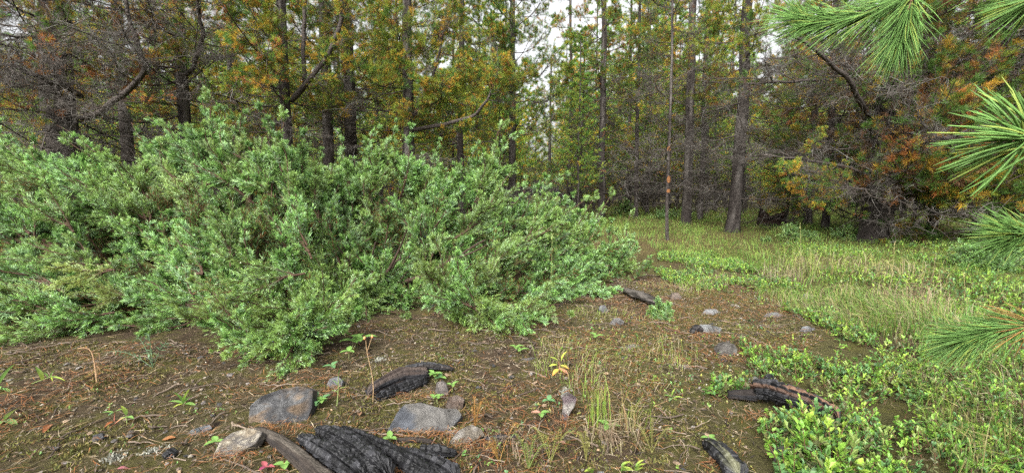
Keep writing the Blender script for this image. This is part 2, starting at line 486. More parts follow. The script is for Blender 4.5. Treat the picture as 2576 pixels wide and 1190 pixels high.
while len(tips) < 126 and tries < 20000:
    tries += 1
    px = rj.uniform(-150, 1640); 
    yt, yb = np.interp(px, jtx, jty), np.interp(px, jbx, jby)
    py = rj.uniform(yt + 22, yb - 4)
    if not far_enough(px, py, 47 if tries < 9000 else 38): continue
    tips.append((px, py))
    D, t = jdepth(px, py)
    D += rj.uniform(-.14, .26)
    P = at(px, py, D)
    if P[2] < 0.05: P[2] = 0.05
    d = jdir(P, 0.22 if t > .3 else -0.2, .17)
    if t < .16: d = nrm(d * np.array([1.3, 1, .35]) + np.array([0, -.35, -.05]))
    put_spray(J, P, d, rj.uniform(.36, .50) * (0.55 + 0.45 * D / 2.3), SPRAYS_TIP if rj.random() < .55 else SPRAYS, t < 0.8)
for k in range(76):                 # older, browner growth inside, its greens darkened to paint in shaded gaps
    px = -130 + 1690 * (k // 2) / 37.0
    yt, yb = np.interp(px, jtx, jty), np.interp(px, jbx, jby)
    py = yb - (yb - yt) * ((.28, .62)[k % 2] + rj.uniform(-.1, .1))
    D, t = jdepth(px, py)
    P = at(px, py, D + rj.uniform(.25, .45)); P[2] = max(P[2], .12)
    put_spray(J, P, jdir(P, 0.2, .35), rj.uniform(.55, .68), SPRAYS_IN, False)
for k in range(8):                  # the far side
    a = rj.uniform(-0.2, math.pi + .2)
    P = np.array([ROOT[0] + math.cos(a) * rj.uniform(.6, 1.9), ROOT[1] + .25 + math.sin(a) * rj.uniform(.2, .7), rj.uniform(.25, .95)])
    put_spray(J, P, jdir(P, .4), rj.uniform(.42, .55), SPRAYS, False)
# picked-out shoots: yellow tips at the left, the low bough reaching forward, the bough above it
for px, py, D, d, sz, kd in [(122, 690, 1.98, (-1, -.15, -.05), .26, SPRAYS_GOLD), (205, 728, 1.9, (-1, -.2, .25), .2, SPRAYS_GOLD),
                             (330, 700, 1.92, (-.9, -.2, .45), .36, SPRAYS), (430, 740, 1.86, (-.7, -.3, .5), .34, SPRAYS), (520, 790, 1.8, (-.4, -.5, .6), .32, SPRAYS), (800, 680, 1.95, (.15, -.4, 1), .4, SPRAYS), (830, 720, 1.92, (.5, -.3, .8), .36, SPRAYS),
                             (760, 730, 1.86, (.1, -.5, .8), .38, SPRAYS), (830, 815, 1.84, (.8, -.4, .3), .34, SPRAYS), (700, 830, 1.76, (.1, -.7, .5), .36, SPRAYS), (780, 890, 1.74, (.5, -.7, -.1), .34, SPRAYS), (690, 948, 1.70, (0, -.8, -.35), .34, SPRAYS), (620, 915, 1.72, (-.3, -.8, -.1), .34, SPRAYS), (545, 880, 1.76, (-.5, -.7, 0), .34, SPRAYS),
                             (1040, 615, 2.25, (-.5, -.3, .9), .4, SPRAYS), (1080, 690, 2.2, (-.6, -.4, .6), .38, SPRAYS), (1220, 820, 2.15, (.1, -.8, .0), .36, SPRAYS), (1290, 790, 2.15, (.4, -.7, .2), .36, SPRAYS), (1400, 760, 2.3, (.5, -.6, .3), .36, SPRAYS), (1330, 840, 2.1, (.2, -.8, -.2), .3, SPRAYS)]:
    P = at(px, py, D); P[2] = max(P[2], .03)
    put_spray(J, P, np.array(d, float), sz, kd)
# woody stems fanning from the root
for k in range(14):
    a = rj.uniform(-math.pi, math.pi) if k > 8 else math.pi * (1.0 + k / 8.0)
    tip = np.array([math.cos(a) * rj.uniform(.7, 1.2) * 1.1, math.sin(a) * rj.uniform(.25, .6), rj.uniform(.3, .6)])
    t = np.linspace(0, 1, 10)[:, None]
    P = tip * t * np.array([1, 1, 0]) + np.array([0, 0, 1]) * (tip[2] * t ** 1.6 + .05) + RNG.normal(size=(10, 3)) * .012
    mb = MB(); mb.tubes(P, np.linspace(.02, .004, 10), np.array([.05, .033, .024]), 7)
    mb.build('stem', M_WOOD, J)

# ================================================================== pines
GREEN = np.array([0.11, 0.22, 0.04]); LIME = np.array([0.27, 0.33, 0.045]); GOLD = np.array([0.50, 0.32, 0.04]); RUST = np.array([0.36, 0.14, 0.04]); DRY = np.array([0.20, 0.105, 0.05])
def bcurve(A, D, L, M, lift, wob):
    return curve_pts(A, D, L, M, -lift, wob)
def pine_branch(seed, n2=13, n3=4, pal=(GREEN, LIME, GOLD, RUST), mix=(.4, .2, .25, .15), nper=36, nlen=.085, nw=.0046, L=1.7, dead=0.0):
    """a live pine bough along +Z (local X is up); wood mesh and needle mesh"""
    global RNG
    RNG = np.random.default_rng(3000 + seed)
    main = curve_pts(np.zeros((1, 3)), np.array([[0, 0, 1.]]), [L], 10, 0, 0.09)
    main[0, :, 0] += (-0.10 * np.sin(np.linspace(0, 1, 10) * 3.1) + 0.14 * np.linspace(0, 1, 10) ** 2.2) * L
    A, T, u = sample(main, n2, .18, .98)
    D = spread(T, .85, .18); D[:, 0] = D[:, 0] * .55 + .12; D = nrm(D)
    L2 = L * (.10 + .34 * (1 - u) ** .8) * RNG.uniform(.6, 1.15, n2)
    s2 = curve_pts(A, D, L2, 7, 0, .2); s2[..., 0] += (L2[:, None] * .14 * np.linspace(0, 1, 7)[None] ** 2)
    A3, T3, u3 = sample(s2, n3, .25, .97)
    D3 = spread(T3, .75, .2)
    L3 = (.07 + .16 * (1 - u3)) * RNG.uniform(.6, 1.3, len(A3)) * np.clip(np.repeat(L2, n3) / .4, .5, 1.3)
    s3 = curve_pts(A3, D3, L3, 5, 0, .16); s3[..., 0] += (L3[:, None] * .2 * np.linspace(0, 1, 5)[None] ** 2)
    wood = MB(); wc = np.array([.055, .043, .036])
    wood.tubes(main, np.linspace(.017, .004, 10)[None], wc, 5)
    wood.tubes(s2, np.tile(np.linspace(.006, .0022, 7), (n2, 1)), wc * 1.05, 4)
    wood.tubes(s3, np.tile(np.linspace(.003, .0016, 5), (len(s3), 1)), wc * 1.2, 3)
    nd = MB()
    def shoots(P, lo, live, grp=1):
        N = len(P)
        gi = np.arange(N) // grp
        keep = (RNG.random(N) * .5 + RNG.random(N)[gi] * .5) > live
        P = P[keep]; gi = gi[keep]; N = len(P)
        Q, T_, u_ = sample(P, nper, lo, 1)
        D_ = spread(T_, .72 - .3 * (u_ > .93), .2)
        ln = RNG.uniform(.75, 1.15, len(Q)) * nlen
        cum = np.cumsum(mix); base_ = np.searchsorted(cum, RNG.random(gi.max() + 1) * cum[-1])[gi]
        tipc = np.where(RNG.random(N) < .72, base_, np.searchsorted(cum, RNG.random(N) * cum[-1]))
        pal_ = np.array(pal)
        inner = pal_[np.where(RNG.random(N) < .22, RNG.integers(2, 4, N), tipc)]
        outer = pal_[tipc]
        k = np.clip((u_ - (lo + (1 - lo) * .45)) / .12, 0, 1)[:, None]
        C = np.repeat(inner, nper, 0) * (1 - k) + np.repeat(outer, nper, 0) * k
        C = C * RNG.uniform(.8, 1.2, (len(Q), 1))
        nd.ribbons(Q, Q + D_ * ln[:, None], nw, C)
    shoots(s3, .25, dead, n3); shoots(s2, .7, dead); shoots(main, .88, 0)
    return wood.mesh('branch', M_WOOD), nd.mesh('needles', M_NEEDLE)
def dead_branch(seed, L=1.8, n2=22, n3=4, thick=1.0, curl=.3, tone=1.0):
    """a bare lower bough with curling grey twigs, along +Z (local X is up)"""
    global RNG
    RNG = np.random.default_rng(5000 + seed)
    main = curve_pts(np.zeros((1, 3)), np.array([[0, 0, 1.]]), [L], 12, 0, .12)
    main[0, :, 0] += (-.06 * np.linspace(0, 1, 12) ** 1.5 + .10 * np.linspace(0, 1, 12) ** 3) * L
    A, T, u = sample(main, n2, .1, .98)
    D = spread(T, .9, .25); D[:, 0] *= .7; D = nrm(D)
    L2 = L * (.08 + .33 * (1 - u) ** .7) * RNG.uniform(.4, 1.2, n2)
    s2 = curve_pts(A, D, L2, 8, 0, curl)
    A3, T3, u3 = sample(s2, n3, .15, .97)
    D3 = spread(T3, .85, .3)
    L3 = (.05 + .22 * (1 - u3)) * RNG.uniform(.5, 1.3, len(A3)) * np.clip(np.repeat(L2, n3) / .4, .4, 1.3)
    s3 = curve_pts(A3, D3, L3, 6, 0, curl * 1.3)
    A4, T4, u4 = sample(s3, 2, .3, .97)
    s4 = curve_pts(A4, spread(T4, .8, .3), np.repeat(L3, 2) * .45, 4, 0, curl)
    wood = MB()
    g = RNG.random(n2)[:, None]
    c2 = (np.array([.045, .037, .031]) * (1 - g ** 2) + np.array([.12, .112, .10]) * g ** 2) * tone
    wood.tubes(main, np.linspace(.016, .004, 12)[None] * thick, np.array([.05, .041, .035]) * tone, 5)
    wood.tubes(s2, np.tile(np.linspace(.0055, .0018, 8), (n2, 1)) * thick, c2, 4)
    wood.tubes(s3, np.tile(np.linspace(.0028, .0012, 6), (len(s3), 1)) * thick, np.repeat(c2, n3, 0) * 1.15, 3)
    wood.tubes(s4, np.tile(np.linspace(.0016, .001, 4), (len(s4), 1)) * thick, np.repeat(c2, n3 * 2, 0) * 1.2, 3)
    return wood.mesh('dead_branch', M_WOOD)

MIX_GOLD = (.42, .38, .17, .03); MIX_GREEN = (.68, .22, .06, .04); MIX_RUST = (.25, .15, .25, .35); MIX_DULL = (.45, .2, .15, .2)
LIVE = {'gold': [pine_branch(i, mix=MIX_GOLD, n2=24, n3=6) for i in range(4)],
        'green': [pine_branch(10 + i, mix=MIX_GREEN, n2=20, n3=5) for i in range(3)],
        'rust': [pine_branch(20 + i, mix=MIX_RUST, n2=18, n3=5, dead=.4) for i in range(3)],
        'dull': [pine_branch(30 + i, mix=MIX_DULL, pal=(GREEN * .8, LIME * .6, GOLD * .65, DRY * .8), n2=18, n3=5, dead=.15) for i in range(3)]}
DEAD = [dead_branch(i) for i in range(5)]
DEAD_CURL = [dead_branch(10 + i, 2.0, 26, 5, 1.1, .42, 1.15) for i in range(3)]
RNG = np.random.default_rng(123)

def trunk_mesh(r0, h, lean, seed, rings=46, k=18, r1=None, tone=1.0, ground_r=1.35):
    """a tapering trunk with bark plates and a root flare"""
    rg = np.random.default_rng(seed)
    t = np.linspace(0, 1, rings) ** 1.25
    a = np.arange(k) / k * 2 * math.pi
    r1 = r0 * .32 if r1 is None else r1
    R = r0 + (r1 - r0) * t + r0 * (ground_r - 1) * np.exp(-t * h / .18)
    wob = np.stack([fbm(t * h * .5 + seed, t * 0, seed, 2) - .5, fbm(t * h * .5, t * 0 + seed, seed + 3, 2) - .5], 1) * .10
    wob -= wob[0]
    cx = wob[:, 0] + lean[0] * t * h; cy = wob[:, 1] + lean[1] * t * h
    A, T = np.meshgrid(a, t * h)
    n = fbm(np.cos(A) * 3.2 + np.sin(A) * 3.2 + seed, T * 7, seed, 3) - .5
    plates = vnoise(A * 14 / 6.283 * 1.0, T * 11, seed + 7) - .5
    rr = R[:, None] * (1 + .16 * n + .10 * plates)
    V = np.stack([cx[:, None] + rr * np.cos(A), cy[:, None] + rr * np.sin(A), T - .05], -1).reshape(-1, 3)
    i = (np.arange(rings - 1)[:, None] * k + np.arange(k)[None]); j = np.arange(rings - 1)[:, None] * k + (np.arange(k)[None] + 1) % k
    F = np.stack([i, j, j + k, i + k], -1).reshape(-1, 4)
    g = np.clip((fbm(A.ravel() * 1.7 + seed, T.ravel() * 3, seed + 2, 3) - .5) / .2, 0, 1)[:, None]
    C = (np.array([.034, .028, .025]) * (1 - g) + np.array([.095, .085, .076]) * g) * tone
    mb = MB(); mb.add(V, F, C)
    return mb.mesh('trunk', M_BARK), (lambda z: np.array([np.interp(z, t * h, cx), np.interp(z, t * h, cy), z]))

def hang(tree, meshes, axis_fn, z, az, elev, size, roll_j=.3, name='branch'):
    base = axis_fn(z)
    d = Vector((math.cos(az) * math.cos(elev), math.sin(az) * math.cos(elev), math.sin(elev)))
    zax = d.normalized(); up = Vector((0, 0, 1)); xax = (up - up.dot(zax) * zax).normalized()
    m = Matrix((xax, zax.cross(xax), zax)).transposed().to_4x4() @ Matrix.Rotation(random.uniform(-roll_j, roll_j), 4, 'Z')
    m = Matrix.Translation(Vector(base)) @ m @ Matrix.Scale(size, 4)
    hang.m = m
    if isinstance(meshes, tuple):
        b = link(name, meshes[0], tree, m)
        n = link('needles', meshes[1], b); n['kind'] = 'stuff'
    else:
        b = link(name, meshes, tree, m)
    return b

def pine(name, px, d, r, h, label, lean=(0, 0), live='green', live_from=1.6, n_live=22, n_dead=14, dead_to=2.6, dead_from=.35, lsize=1.0, dsize=1.0, seed=0, dead=None, face=None, tone=1.0, elev=(.0, .35), delev=(-.25, .2), top=None, r1=None, group=None):
    x = at(px, 490, d)[0]
    t = empty(name, (x, d, float(gz(x, d))), label, 'tree', group)
    me, ax = trunk_mesh(r, h, lean, seed, r1=r1, tone=tone)
    link('trunk', me, t)
    q = random.Random(seed * 13 + 5)
    dead = dead or DEAD
    top = top or min(h - .4, H + d * .62)
    for k in range(n_live):
        z = live_from + (top - live_from) * (k + q.random()) / n_live
        az = k * 2.4 + q.uniform(-.4, .4)
        if face is not None and q.random() < .5: az = face + q.gauss(0, .7)
        hang(t, q.choice(LIVE[live] if isinstance(live, str) else LIVE[q.choice(live)]), ax, z, az, q.uniform(*elev), lsize * q.uniform(.6, 1.1) * (1 - .45 * z / h))
    for k in range(n_dead):
        z = dead_from + (dead_to - dead_from) * (k + q.random()) / n_dead
        az = k * 2.4 + q.uniform(-.5, .5)
        if face is not None and q.random() < .4: az = face + q.gauss(0, .8)
        hang(t, q.choice(dead), ax, z, az, q.uniform(*delev), dsize * q.uniform(.5, 1.05), .5, 'dead_branch')
    return t, ax
FWD = -math.pi / 2
# --- left: dark old pine with curling bare boughs
pine('pine_tree', 190, 5.3, .17, 9, 'thick dark pine trunk with curling bare twigs behind the juniper at the left', (.01, 0), ['rust', 'rust', 'dull'], 1.6, 20, 40, 3.6, .9, .75, .85, 1, DEAD_CURL, FWD)
pine('pine_tree', -60, 6.4, .13, 9, 'dim pine with grey twigs cut by the left edge of the view', (0, 0), 'dull', 1.7, 16, 20, 3.6, .9, .9, .9, 2, DEAD_CURL, -.9)
pine('pine_tree', 470, 6.6, .09, 9, 'slender pine with rust-brown needle tufts above the tallest juniper shoots', (.0, 0), ['rust', 'gold'], 1.7, 26, 18, 3.4, .9, .85, .9, 3, DEAD_CURL, FWD)
pine('pine_tree', 735, 6.0, .075, 8, 'forked pine with orange and green needles over the middle of the juniper', (-.01, 0), ['gold', 'gold', 'rust'], 1.45, 30, 14, 2.6, .8, .8, .8, 4, None, FWD)
pine('pine_tree', 826, 8.0, .10, 10, 'straight dark pine trunk, left one of a close pair amid golden foliage', (.004, 0), ['gold', 'gold', 'dull'], 1.7, 26, 14, 2.6, .8, 1.0, .9, 5)
pine('pine_tree', 886, 8.6, .12, 10, 'straight dark pine trunk, right one of a close pair amid golden foliage', (0, 0), 'gold', 1.8, 28, 14, 2.6, .8, 1.0, .9, 6)
pine('pine_tree', 1030, 6.6, .085, 8, 'pine with dense yellow and orange needles reaching right over the juniper', (.012, 0), 'gold', 1.35, 34, 10, 2.2, .7, .85, .8, 7, None, -.6)
pine('pine_tree', 600, 8.5, .10, 10, 'shaded pine deep behind the tallest juniper shoots', (0, 0), ['gold', 'dull'], 1.6, 22, 18, 2.8, .6, 1.0, 1.0, 8)
pine('pine_tree', 330, 8.5, .11, 10, 'shaded pine standing back between the dark trunk and golden trees', (0, 0), ['dull', 'rust'], 1.8, 22, 22, 3.2, .6, 1.0, 1.0, 9)
pine('pine_tree', 1165, 8.6, .07, 8, 'slim pine with yellow-green needles right of the golden mass', (.004, 0), ['gold', 'green'], 1.5, 34, 10, 2.2, .5, .75, .8, 22, None, None, 1.1, (.1, .5))
pine('pine_tree', 1385, 18, .08, 6, 'young green pine under the strip of open sky', (0, 0), 'green', 1.2, 30, 10, 2.2, .5, .8, .8, 23, None, None, 1.1, (.1, .5))
pine('pine_tree', 1600, 13.5, .07, 8, 'leafy green pine between the tall straight trunk and blazed sapling', (0, 0), ['green', 'gold'], 1.9, 40, 14, 2.4, .5, .95, .8, 24, None, None, 1.1, (.1, .5))
# --- middle: open green pines
pine('pine_tree', 1284, 10.0, .085, 9, 'airy green pine with a thin trunk just right of the golden foliage', (0, 0), 'green', 1.9, 60, 12, 2.3, .5, 1.0, .75, 10, None, None, 1.0, (.15, .55))
pine('pine_tree', 1512, 11.4, .09, 11, 'tall straight pine trunk with thin drooping bare boughs in the clearing', (-.006, 0), ['green', 'green', 'green', 'rust'], 2.9, 44, 46, 3.4, .6, .95, .9, 11, None, None, 1.0, (.1, .5), (-.15, .45))
pine('pine_tree', 1433, 14.5, .07, 9, 'thin pine with a rust-coloured dry bough left of the tall straight trunk', (0, 0), ['rust', 'green'], 2.0, 30, 16, 3.0, .6, .9, .85, 12, None, None, 1.0)
pine('pine_tree', 1728, 10.8, .11, 11, 'double-looking dark pine trunk behind the blazed sapling', (.003, 0), ['green', 'gold', 'dull'], 2.3, 34, 26, 3.2, .5, .95, .9, 13)
pine('pine_tree', 1762, 13.0, .08, 11, 'thinner pine trunk half hidden by the dark one beside the blazed sapling', (0, 0), ['green', 'gold'], 2.2, 34, 18, 3.0, .5, .95, .9, 14)
pine('pine_tree', 1845, 8.7, .12, 10, 'rough grey pine trunk rising from the grass with pale stones at its foot', (.018, 0), ['dull', 'rust', 'gold'], 2.2, 28, 34, 3.1, .45, .85, .85, 15, None, None, 0.8)
# --- right: dim pines with masses of bare boughs
pine('pine_tree', 2206, 6.7, .17, 9, 'stout black pine trunk on the right wrapped in bare boughs', (.012, 0), ['rust', 'dull', 'dull', 'dull'], .95, 44, 44, 3.8, .45, .9, .9, 16, DEAD + DEAD_CURL, FWD, .8)
pine('pine_tree', 2081, 9.2, .07, 9, 'short-looking dark pine stem left of the stout black trunk', (0, 0), ['dull', 'gold', 'dull'], 1.3, 30, 26, 3.2, .6, .9, .9, 17, None, None, .8)
pine('pine_tree', 2036, 10.5, .085, 9, 'pale grey pine stem in the grass between the stump and dark stem', (0, 0), ['dull', 'gold'], 1.5, 28, 24, 3.4, .6, .9, .9, 18, None, None, 1.4)
pine('pine_tree', 2350, 8.0, .075, 9, 'dim thin pine stem just right of the stout black trunk', (0, 0), ['dull', 'dull', 'dull', 'rust'], .75, 36, 28, 3.4, .5, .9, .9, 19, None, FWD, .8)
pine('pine_tree', 2480, 7.0, .12, 9, 'dim pine with brown dry boughs by the dark bushes at the right', (0, 0), ['dull', 'dull', 'dull', 'rust'], .7, 38, 30, 3.4, .4, .9, .9, 20, None, FWD, .8)
pine('pine_tree', 2640, 6.0, .13, 9, 'dark pine whose boughs enter from the right edge of the view', (0, 0), ['dull', 'dull', 'dull', 'rust'], .8, 28, 26, 3.2, .5, .9, .9, 21, None, -2.4, .8)
# boughs that hang low towards the clearing
q = random.Random(77)
for o in [t_ for t_ in COL.objects if t_.name.startswith('pine_tree') and t_.location.x > 4.2 and t_.location.y < 10]:
    for k in range(16):
        hang(o, q.choice(LIVE[q.choice(['dull', 'dull', 'dull', 'dull', 'gold', 'rust'])]), lambda z: np.array([0, 0, z]), q.uniform(.55, 2.6), FWD + q.gauss(-.25, .9), q.uniform(-.35, .1), q.uniform(.7, 1.05))
    for k in range(14):
        hang(o, q.choice(DEAD), lambda z: np.array([0, 0, z]), q.uniform(.4, 2.6), FWD + q.gauss(-.2, 1.0), q.uniform(-.35, .15), q.uniform(.7, 1.1), .5, 'dead_branch')
# long crooked limbs picked out in the photo
def limb(tree_px, pts, r0, r1, label, seed, tufts=8, kind='rust'):
    """a heavy crooked bough given by (px, py, depth)"""
    P = np.array([at(*p) for p in pts])
    t = np.linspace(0, 1, len(P)); tt = np.linspace(0, 1, 26)
    Q = np.stack([np.interp(tt, t, P[:, k]) for k in range(3)], 1)
    for _ in range(3): Q[1:-1] = (Q[:-2] + 2 * Q[1:-1] + Q[2:]) / 4
    Q += np.stack([fbm(tt * 9 + seed, tt * 0, seed + k, 2) - .5 for k in range(3)], 1) * .05
    mb = MB(); mb.tubes(Q - P[0], np.linspace(r0, r1, 26), np.array([.06, .05, .044]), 9)
    return Q, P[0], mb
def attach_limb(tree, pts, r0, r1, seed, dead, n, size, live=None, nl=0, lsz=.4):
    Q, P0, mb = limb(0, pts, r0, r1, '', seed)
    o = mb.build('limb', M_BARK, tree)
    o.location = Vector(P0) - tree.location
    q = random.Random(seed)
    for k in range(n + nl):
        i = q.randrange(5, 25)
        T = nrm(Q[i] - Q[i - 1])
        az = math.atan2(T[1], T[0]) + q.uniform(-1.3, 1.3)
        src = q.choice(dead) if k < n else q.choice(LIVE[live])
        b = hang(o, src if not isinstance(src, tuple) else src[0], lambda z: Q[i] - P0, 0, az, q.uniform(-.4, .7), (size if k < n else lsz) * q.uniform(.6, 1.1), .8, 'twig')
        if isinstance(src, tuple):
            nn = link('needles', src[1], b); nn['kind'] = 'stuff'
trees = [o for o in COL.objects if o.name.startswith('pine_tree')]
def nearest_tree(px, d):
    x = at(px, 490, d)[0]
    return min(trees, key=lambda o: (o.location.x - x) ** 2 + (o.location.y - d) ** 2)
attach_limb(nearest_tree(190, 5.3), [(205, 300, 5.2), (262, 278, 4.7), (300, 245, 4.4), (345, 205, 4.2), (375, 165, 4.1), (350, 120, 4.0), (325, 60, 3.95), (315, -60, 3.9)], .032, .012, 71, DEAD_CURL, 12, .42, 'rust', 3, .3)
attach_limb(nearest_tree(190, 5.3), [(205, 240, 5.2), (150, 215, 4.8), (90, 190, 4.6), (20, 160, 4.5), (-60, 150, 4.5)], .03, .01, 72, DEAD_CURL, 10, .45, 'rust', 2, .3)
attach_limb(nearest_tree(470, 6.6), [(470, 190, 6.5), (500, 140, 5.8), (512, 80, 5.5), (495, 0, 5.4), (480, -80, 5.3)], .03, .014, 73, DEAD_CURL, 10, .42, 'rust', 5, .4)
attach_limb(nearest_tree(735, 6.0), [(735, 250, 6.0), (790, 190, 5.7), (840, 120, 5.6), (862, 40, 5.6), (860, -60, 5.6)], .034, .018, 74, DEAD, 6, .4, 'gold', 6, .4)
attach_limb(nearest_tree(735, 6.0), [(735, 250, 6.0), (770, 210, 5.8), (765, 120, 5.7), (768, 0, 5.7), (770, -60, 5.6)], .03, .018, 75, DEAD, 5, .4, 'gold', 6, .4)
attach_limb(nearest_tree(1030, 6.6), [(1030, 330, 6.6), (1100, 318, 6.2), (1180, 300, 6.0), (1222, 265, 5.9), (1250, 200, 5.8), (1255, 120, 5.8)], .03, .008, 76, DEAD, 5, .4, 'gold', 9, .42)
attach_limb(nearest_tree(1030, 6.6), [(1030, 310, 6.6), (1078, 240, 6.3), (1090, 190, 6.2), (1115, 120, 6.1), (1120, 30, 6.1)], .026, .01, 77, DEAD, 4, .4, 'gold', 8, .42)
attach_limb(nearest_tree(2206, 6.7), [(2200, 305, 6.7), (2160, 260, 6.1), (2138, 205, 5.7), (2095, 160, 5.5), (2040, 118, 5.3), (1990, 90, 5.2)], .038, .014, 78, DEAD, 12, .5, 'dull', 2, .3)
attach_limb(nearest_tree(2206, 6.7), [(2215, 200, 6.6), (2130, 200, 6.4), (2050, 205, 6.2), (1960, 205, 6.0), (1880, 215, 5.9)], .028, .01, 79, DEAD, 12, .5, 'dull', 1, .3)
attach_limb(nearest_tree(2206, 6.7), [(2230, 400, 6.6), (2300, 370, 5.6), (2370, 350, 5.0), (2440, 330, 4.8)], .03, .01, 80, DEAD, 10, .5, 'rust', 5, .42)
attach_limb(nearest_tree(2206, 6.7), [(2200, 440, 6.6), (2120, 420, 5.8), (2030, 400, 5.2), (1940, 395, 5.0), (1870, 390, 4.9)], .022, .006, 81, DEAD, 8, .45, 'gold', 4, .34)
attach_limb(nearest_tree(2206, 6.7), [(2206, 500, 6.6), (2180, 480, 5.8), (2140, 470, 5.2), (2090, 470, 4.9)], .018, .006, 82, DEAD, 6, .4, 'dull', 4, .34)

# --- thin sapling with orange scars
x = at(1679, 600, 7.3)[0]
S = empty('pine_sapling', (x, 7.3, float(gz(x, 7.3))), 'very thin bare pine sapling with orange scars where bark is stripped', 'tree')
me, ax = trunk_mesh(.027, 5.2, (-.004, 0), 50, 60, 12, .015, 1.1, 1.2)
link('trunk', me, S)
for k in range(40):
    hang(S, random.choice(DEAD), ax, .9 + k * .085, random.uniform(0, 6.28), random.uniform(-.1, .5), random.uniform(.25, .55), .6, 'dead_branch')
for k in range(7):
    hang(S, random.choice(LIVE['green']), ax, 3.0 + k * .25, random.uniform(0, 6.28), random.uniform(.2, .6), random.uniform(.3, .45))
for py0, py1, dx in ((369, 382, -.010), (443, 460, .010), (476, 485, .012)):
    z0, z1 = at(1675, py1, 7.3)[2], at(1675, py0, 7.3)[2]
    n = 7; t = np.linspace(0, 1, n)
    V, F = [], []
    for i, q in enumerate(t):
        z = z0 + (z1 - z0) * q; c = ax(z - S.location.z); wd = .029 * math.sin(math.pi * (.12 + .8 * q)) ** .7
        for s_ in (-1, -.4, .4, 1):
            yy = -.034 * math.sqrt(max(0, 1 - (s_ * wd / .034) ** 2 * .8)) - .003
            V.append((c[0] + dx + s_ * wd, c[1] + yy, z - S.location.z))
    for i in range(n - 1):
        for k in range(3): F.append((i * 4 + k, i * 4 + k + 1, i * 4 + k + 5, i * 4 + k + 4))
    mb = MB(); mb.add(V, F, np.array([.17, .075, .028])); mb.build('bark_scar', M_OLDWOOD, S)

# --- the trees beyond: shared crowns
def far_pine(seed, mix, h=9.0, live_from=2.4, n=52, dens=1.0):
    global RNG
    RNG = np.random.default_rng(7000 + seed)
    crown, dead = MB(), MB()
    z = live_from + (h - live_from) * np.sort(RNG.random(n)) ** 1.1
    az = np.arange(n) * 2.4 + RNG.normal(size=n) * .3
    el = RNG.uniform(.0, .45, n)
    D = np.stack([np.cos(az) * np.cos(el), np.sin(az) * np.cos(el), np.sin(el)], 1)
    L = (1.5 * (1 - (z / h) ** 1.6) + .25) * RNG.uniform(.7, 1.15, n)
    A = np.stack([0 * z, 0 * z, z], 1)
    s1 = curve_pts(A, D, L, 6, -.1, .1)
    A2, T2, u2 = sample(s1, 12, .2, 1)
    D2 = spread(T2, .75, .2); D2[:, 2] = D2[:, 2] * .6 + .15
    L2 = np.repeat(L, 12) * RNG.uniform(.15, .4, len(A2)) * (1.15 - .6 * u2)
    s2 = curve_pts(A2, nrm(D2), L2, 5, -.1, .15)
    wc = np.array([.08, .065, .052])
    crown.tubes(s1, np.tile(np.linspace(.014, .004, 6), (n, 1)), wc, 3)
    crown.tubes(s2, np.tile(np.linspace(.005, .002, 5), (len(s2), 1)), wc, 3)
    k = 26
    Q, T, u = sample(s2, k, .25, 1)
    pal = np.array([GREEN, LIME, GOLD, RUST]); cum = np.cumsum(mix)
    c = pal[np.searchsorted(cum, RNG.random(len(s2)) * cum[-1])]
    C = np.repeat(c, k, 0) * RNG.uniform(1.0, 1.7, (len(Q), 1))
    inn = (u < .5) & (RNG.random(len(u)) < .2)
    C[inn] = GOLD * .8
    crown.ribbons(Q, Q + spread(T, .7, .2) * (RNG.uniform(.08, .14, len(Q)))[:, None], .0150, C)
    m = 24
    zd = RNG.uniform(.4, live_from + .6, m); a = RNG.uniform(0, 6.28, m); e = RNG.uniform(-.3, .25, m)
    D = np.stack([np.cos(a) * np.cos(e), np.sin(a) * np.cos(e), np.sin(e)], 1)
    Ld = RNG.uniform(.6, 1.7, m)
    d1 = curve_pts(np.stack([0 * zd, 0 * zd, zd], 1), D, Ld, 7, .03, .15)
    B, T, u = sample(d1, 9, .2, 1)
    d2 = curve_pts(B, spread(T, .85, .2), np.repeat(Ld, 9) * RNG.uniform(.1, .35, len(B)), 5, 0, .3)
    B3, T3, u3 = sample(d2, 3, .2, 1)
    d3 = curve_pts(B3, spread(T3, .8, .2), RNG.uniform(.06, .2, len(B3)), 3, 0, .2)
    g = RNG.uniform(.6, 1.7, (m, 1)); dc = np.array([.05, .042, .036]) * g
    dead.tubes(d1, np.tile(np.linspace(.012, .003, 7), (m, 1)), dc, 3)
    dead.tubes(d2, np.tile(np.linspace(.0045, .002, 5), (len(d2), 1)), np.repeat(dc, 9, 0), 3)
    dead.tubes(d3, np.tile(np.linspace(.0026, .0014, 3), (len(d3), 1)), np.repeat(dc, 27, 0) * 1.1, 3)
    tr, _ = trunk_mesh(.068, h, (RNG.normal() * .01, RNG.normal() * .01), seed, 24, 9)
    return tr, crown.mesh('crown', [M_NEEDLE]), dead.mesh('bare_boughs', M_WOOD)
FAR = [far_pine(0, (.55, .35, .08, .02), 9, 1.4, 70), far_pine(1, (.38, .42, .16, .04), 9, 1.5, 70), far_pine(2, (.7, .27, .02, .01), 10, 1.9, 70), far_pine(3, (.33, .38, .22, .07), 8.5, 1.2, 70)]
RNG = np.random.default_rng(321)
q = random.Random(42)
placed = [(o.location.x, o.location.y) for o in trees]
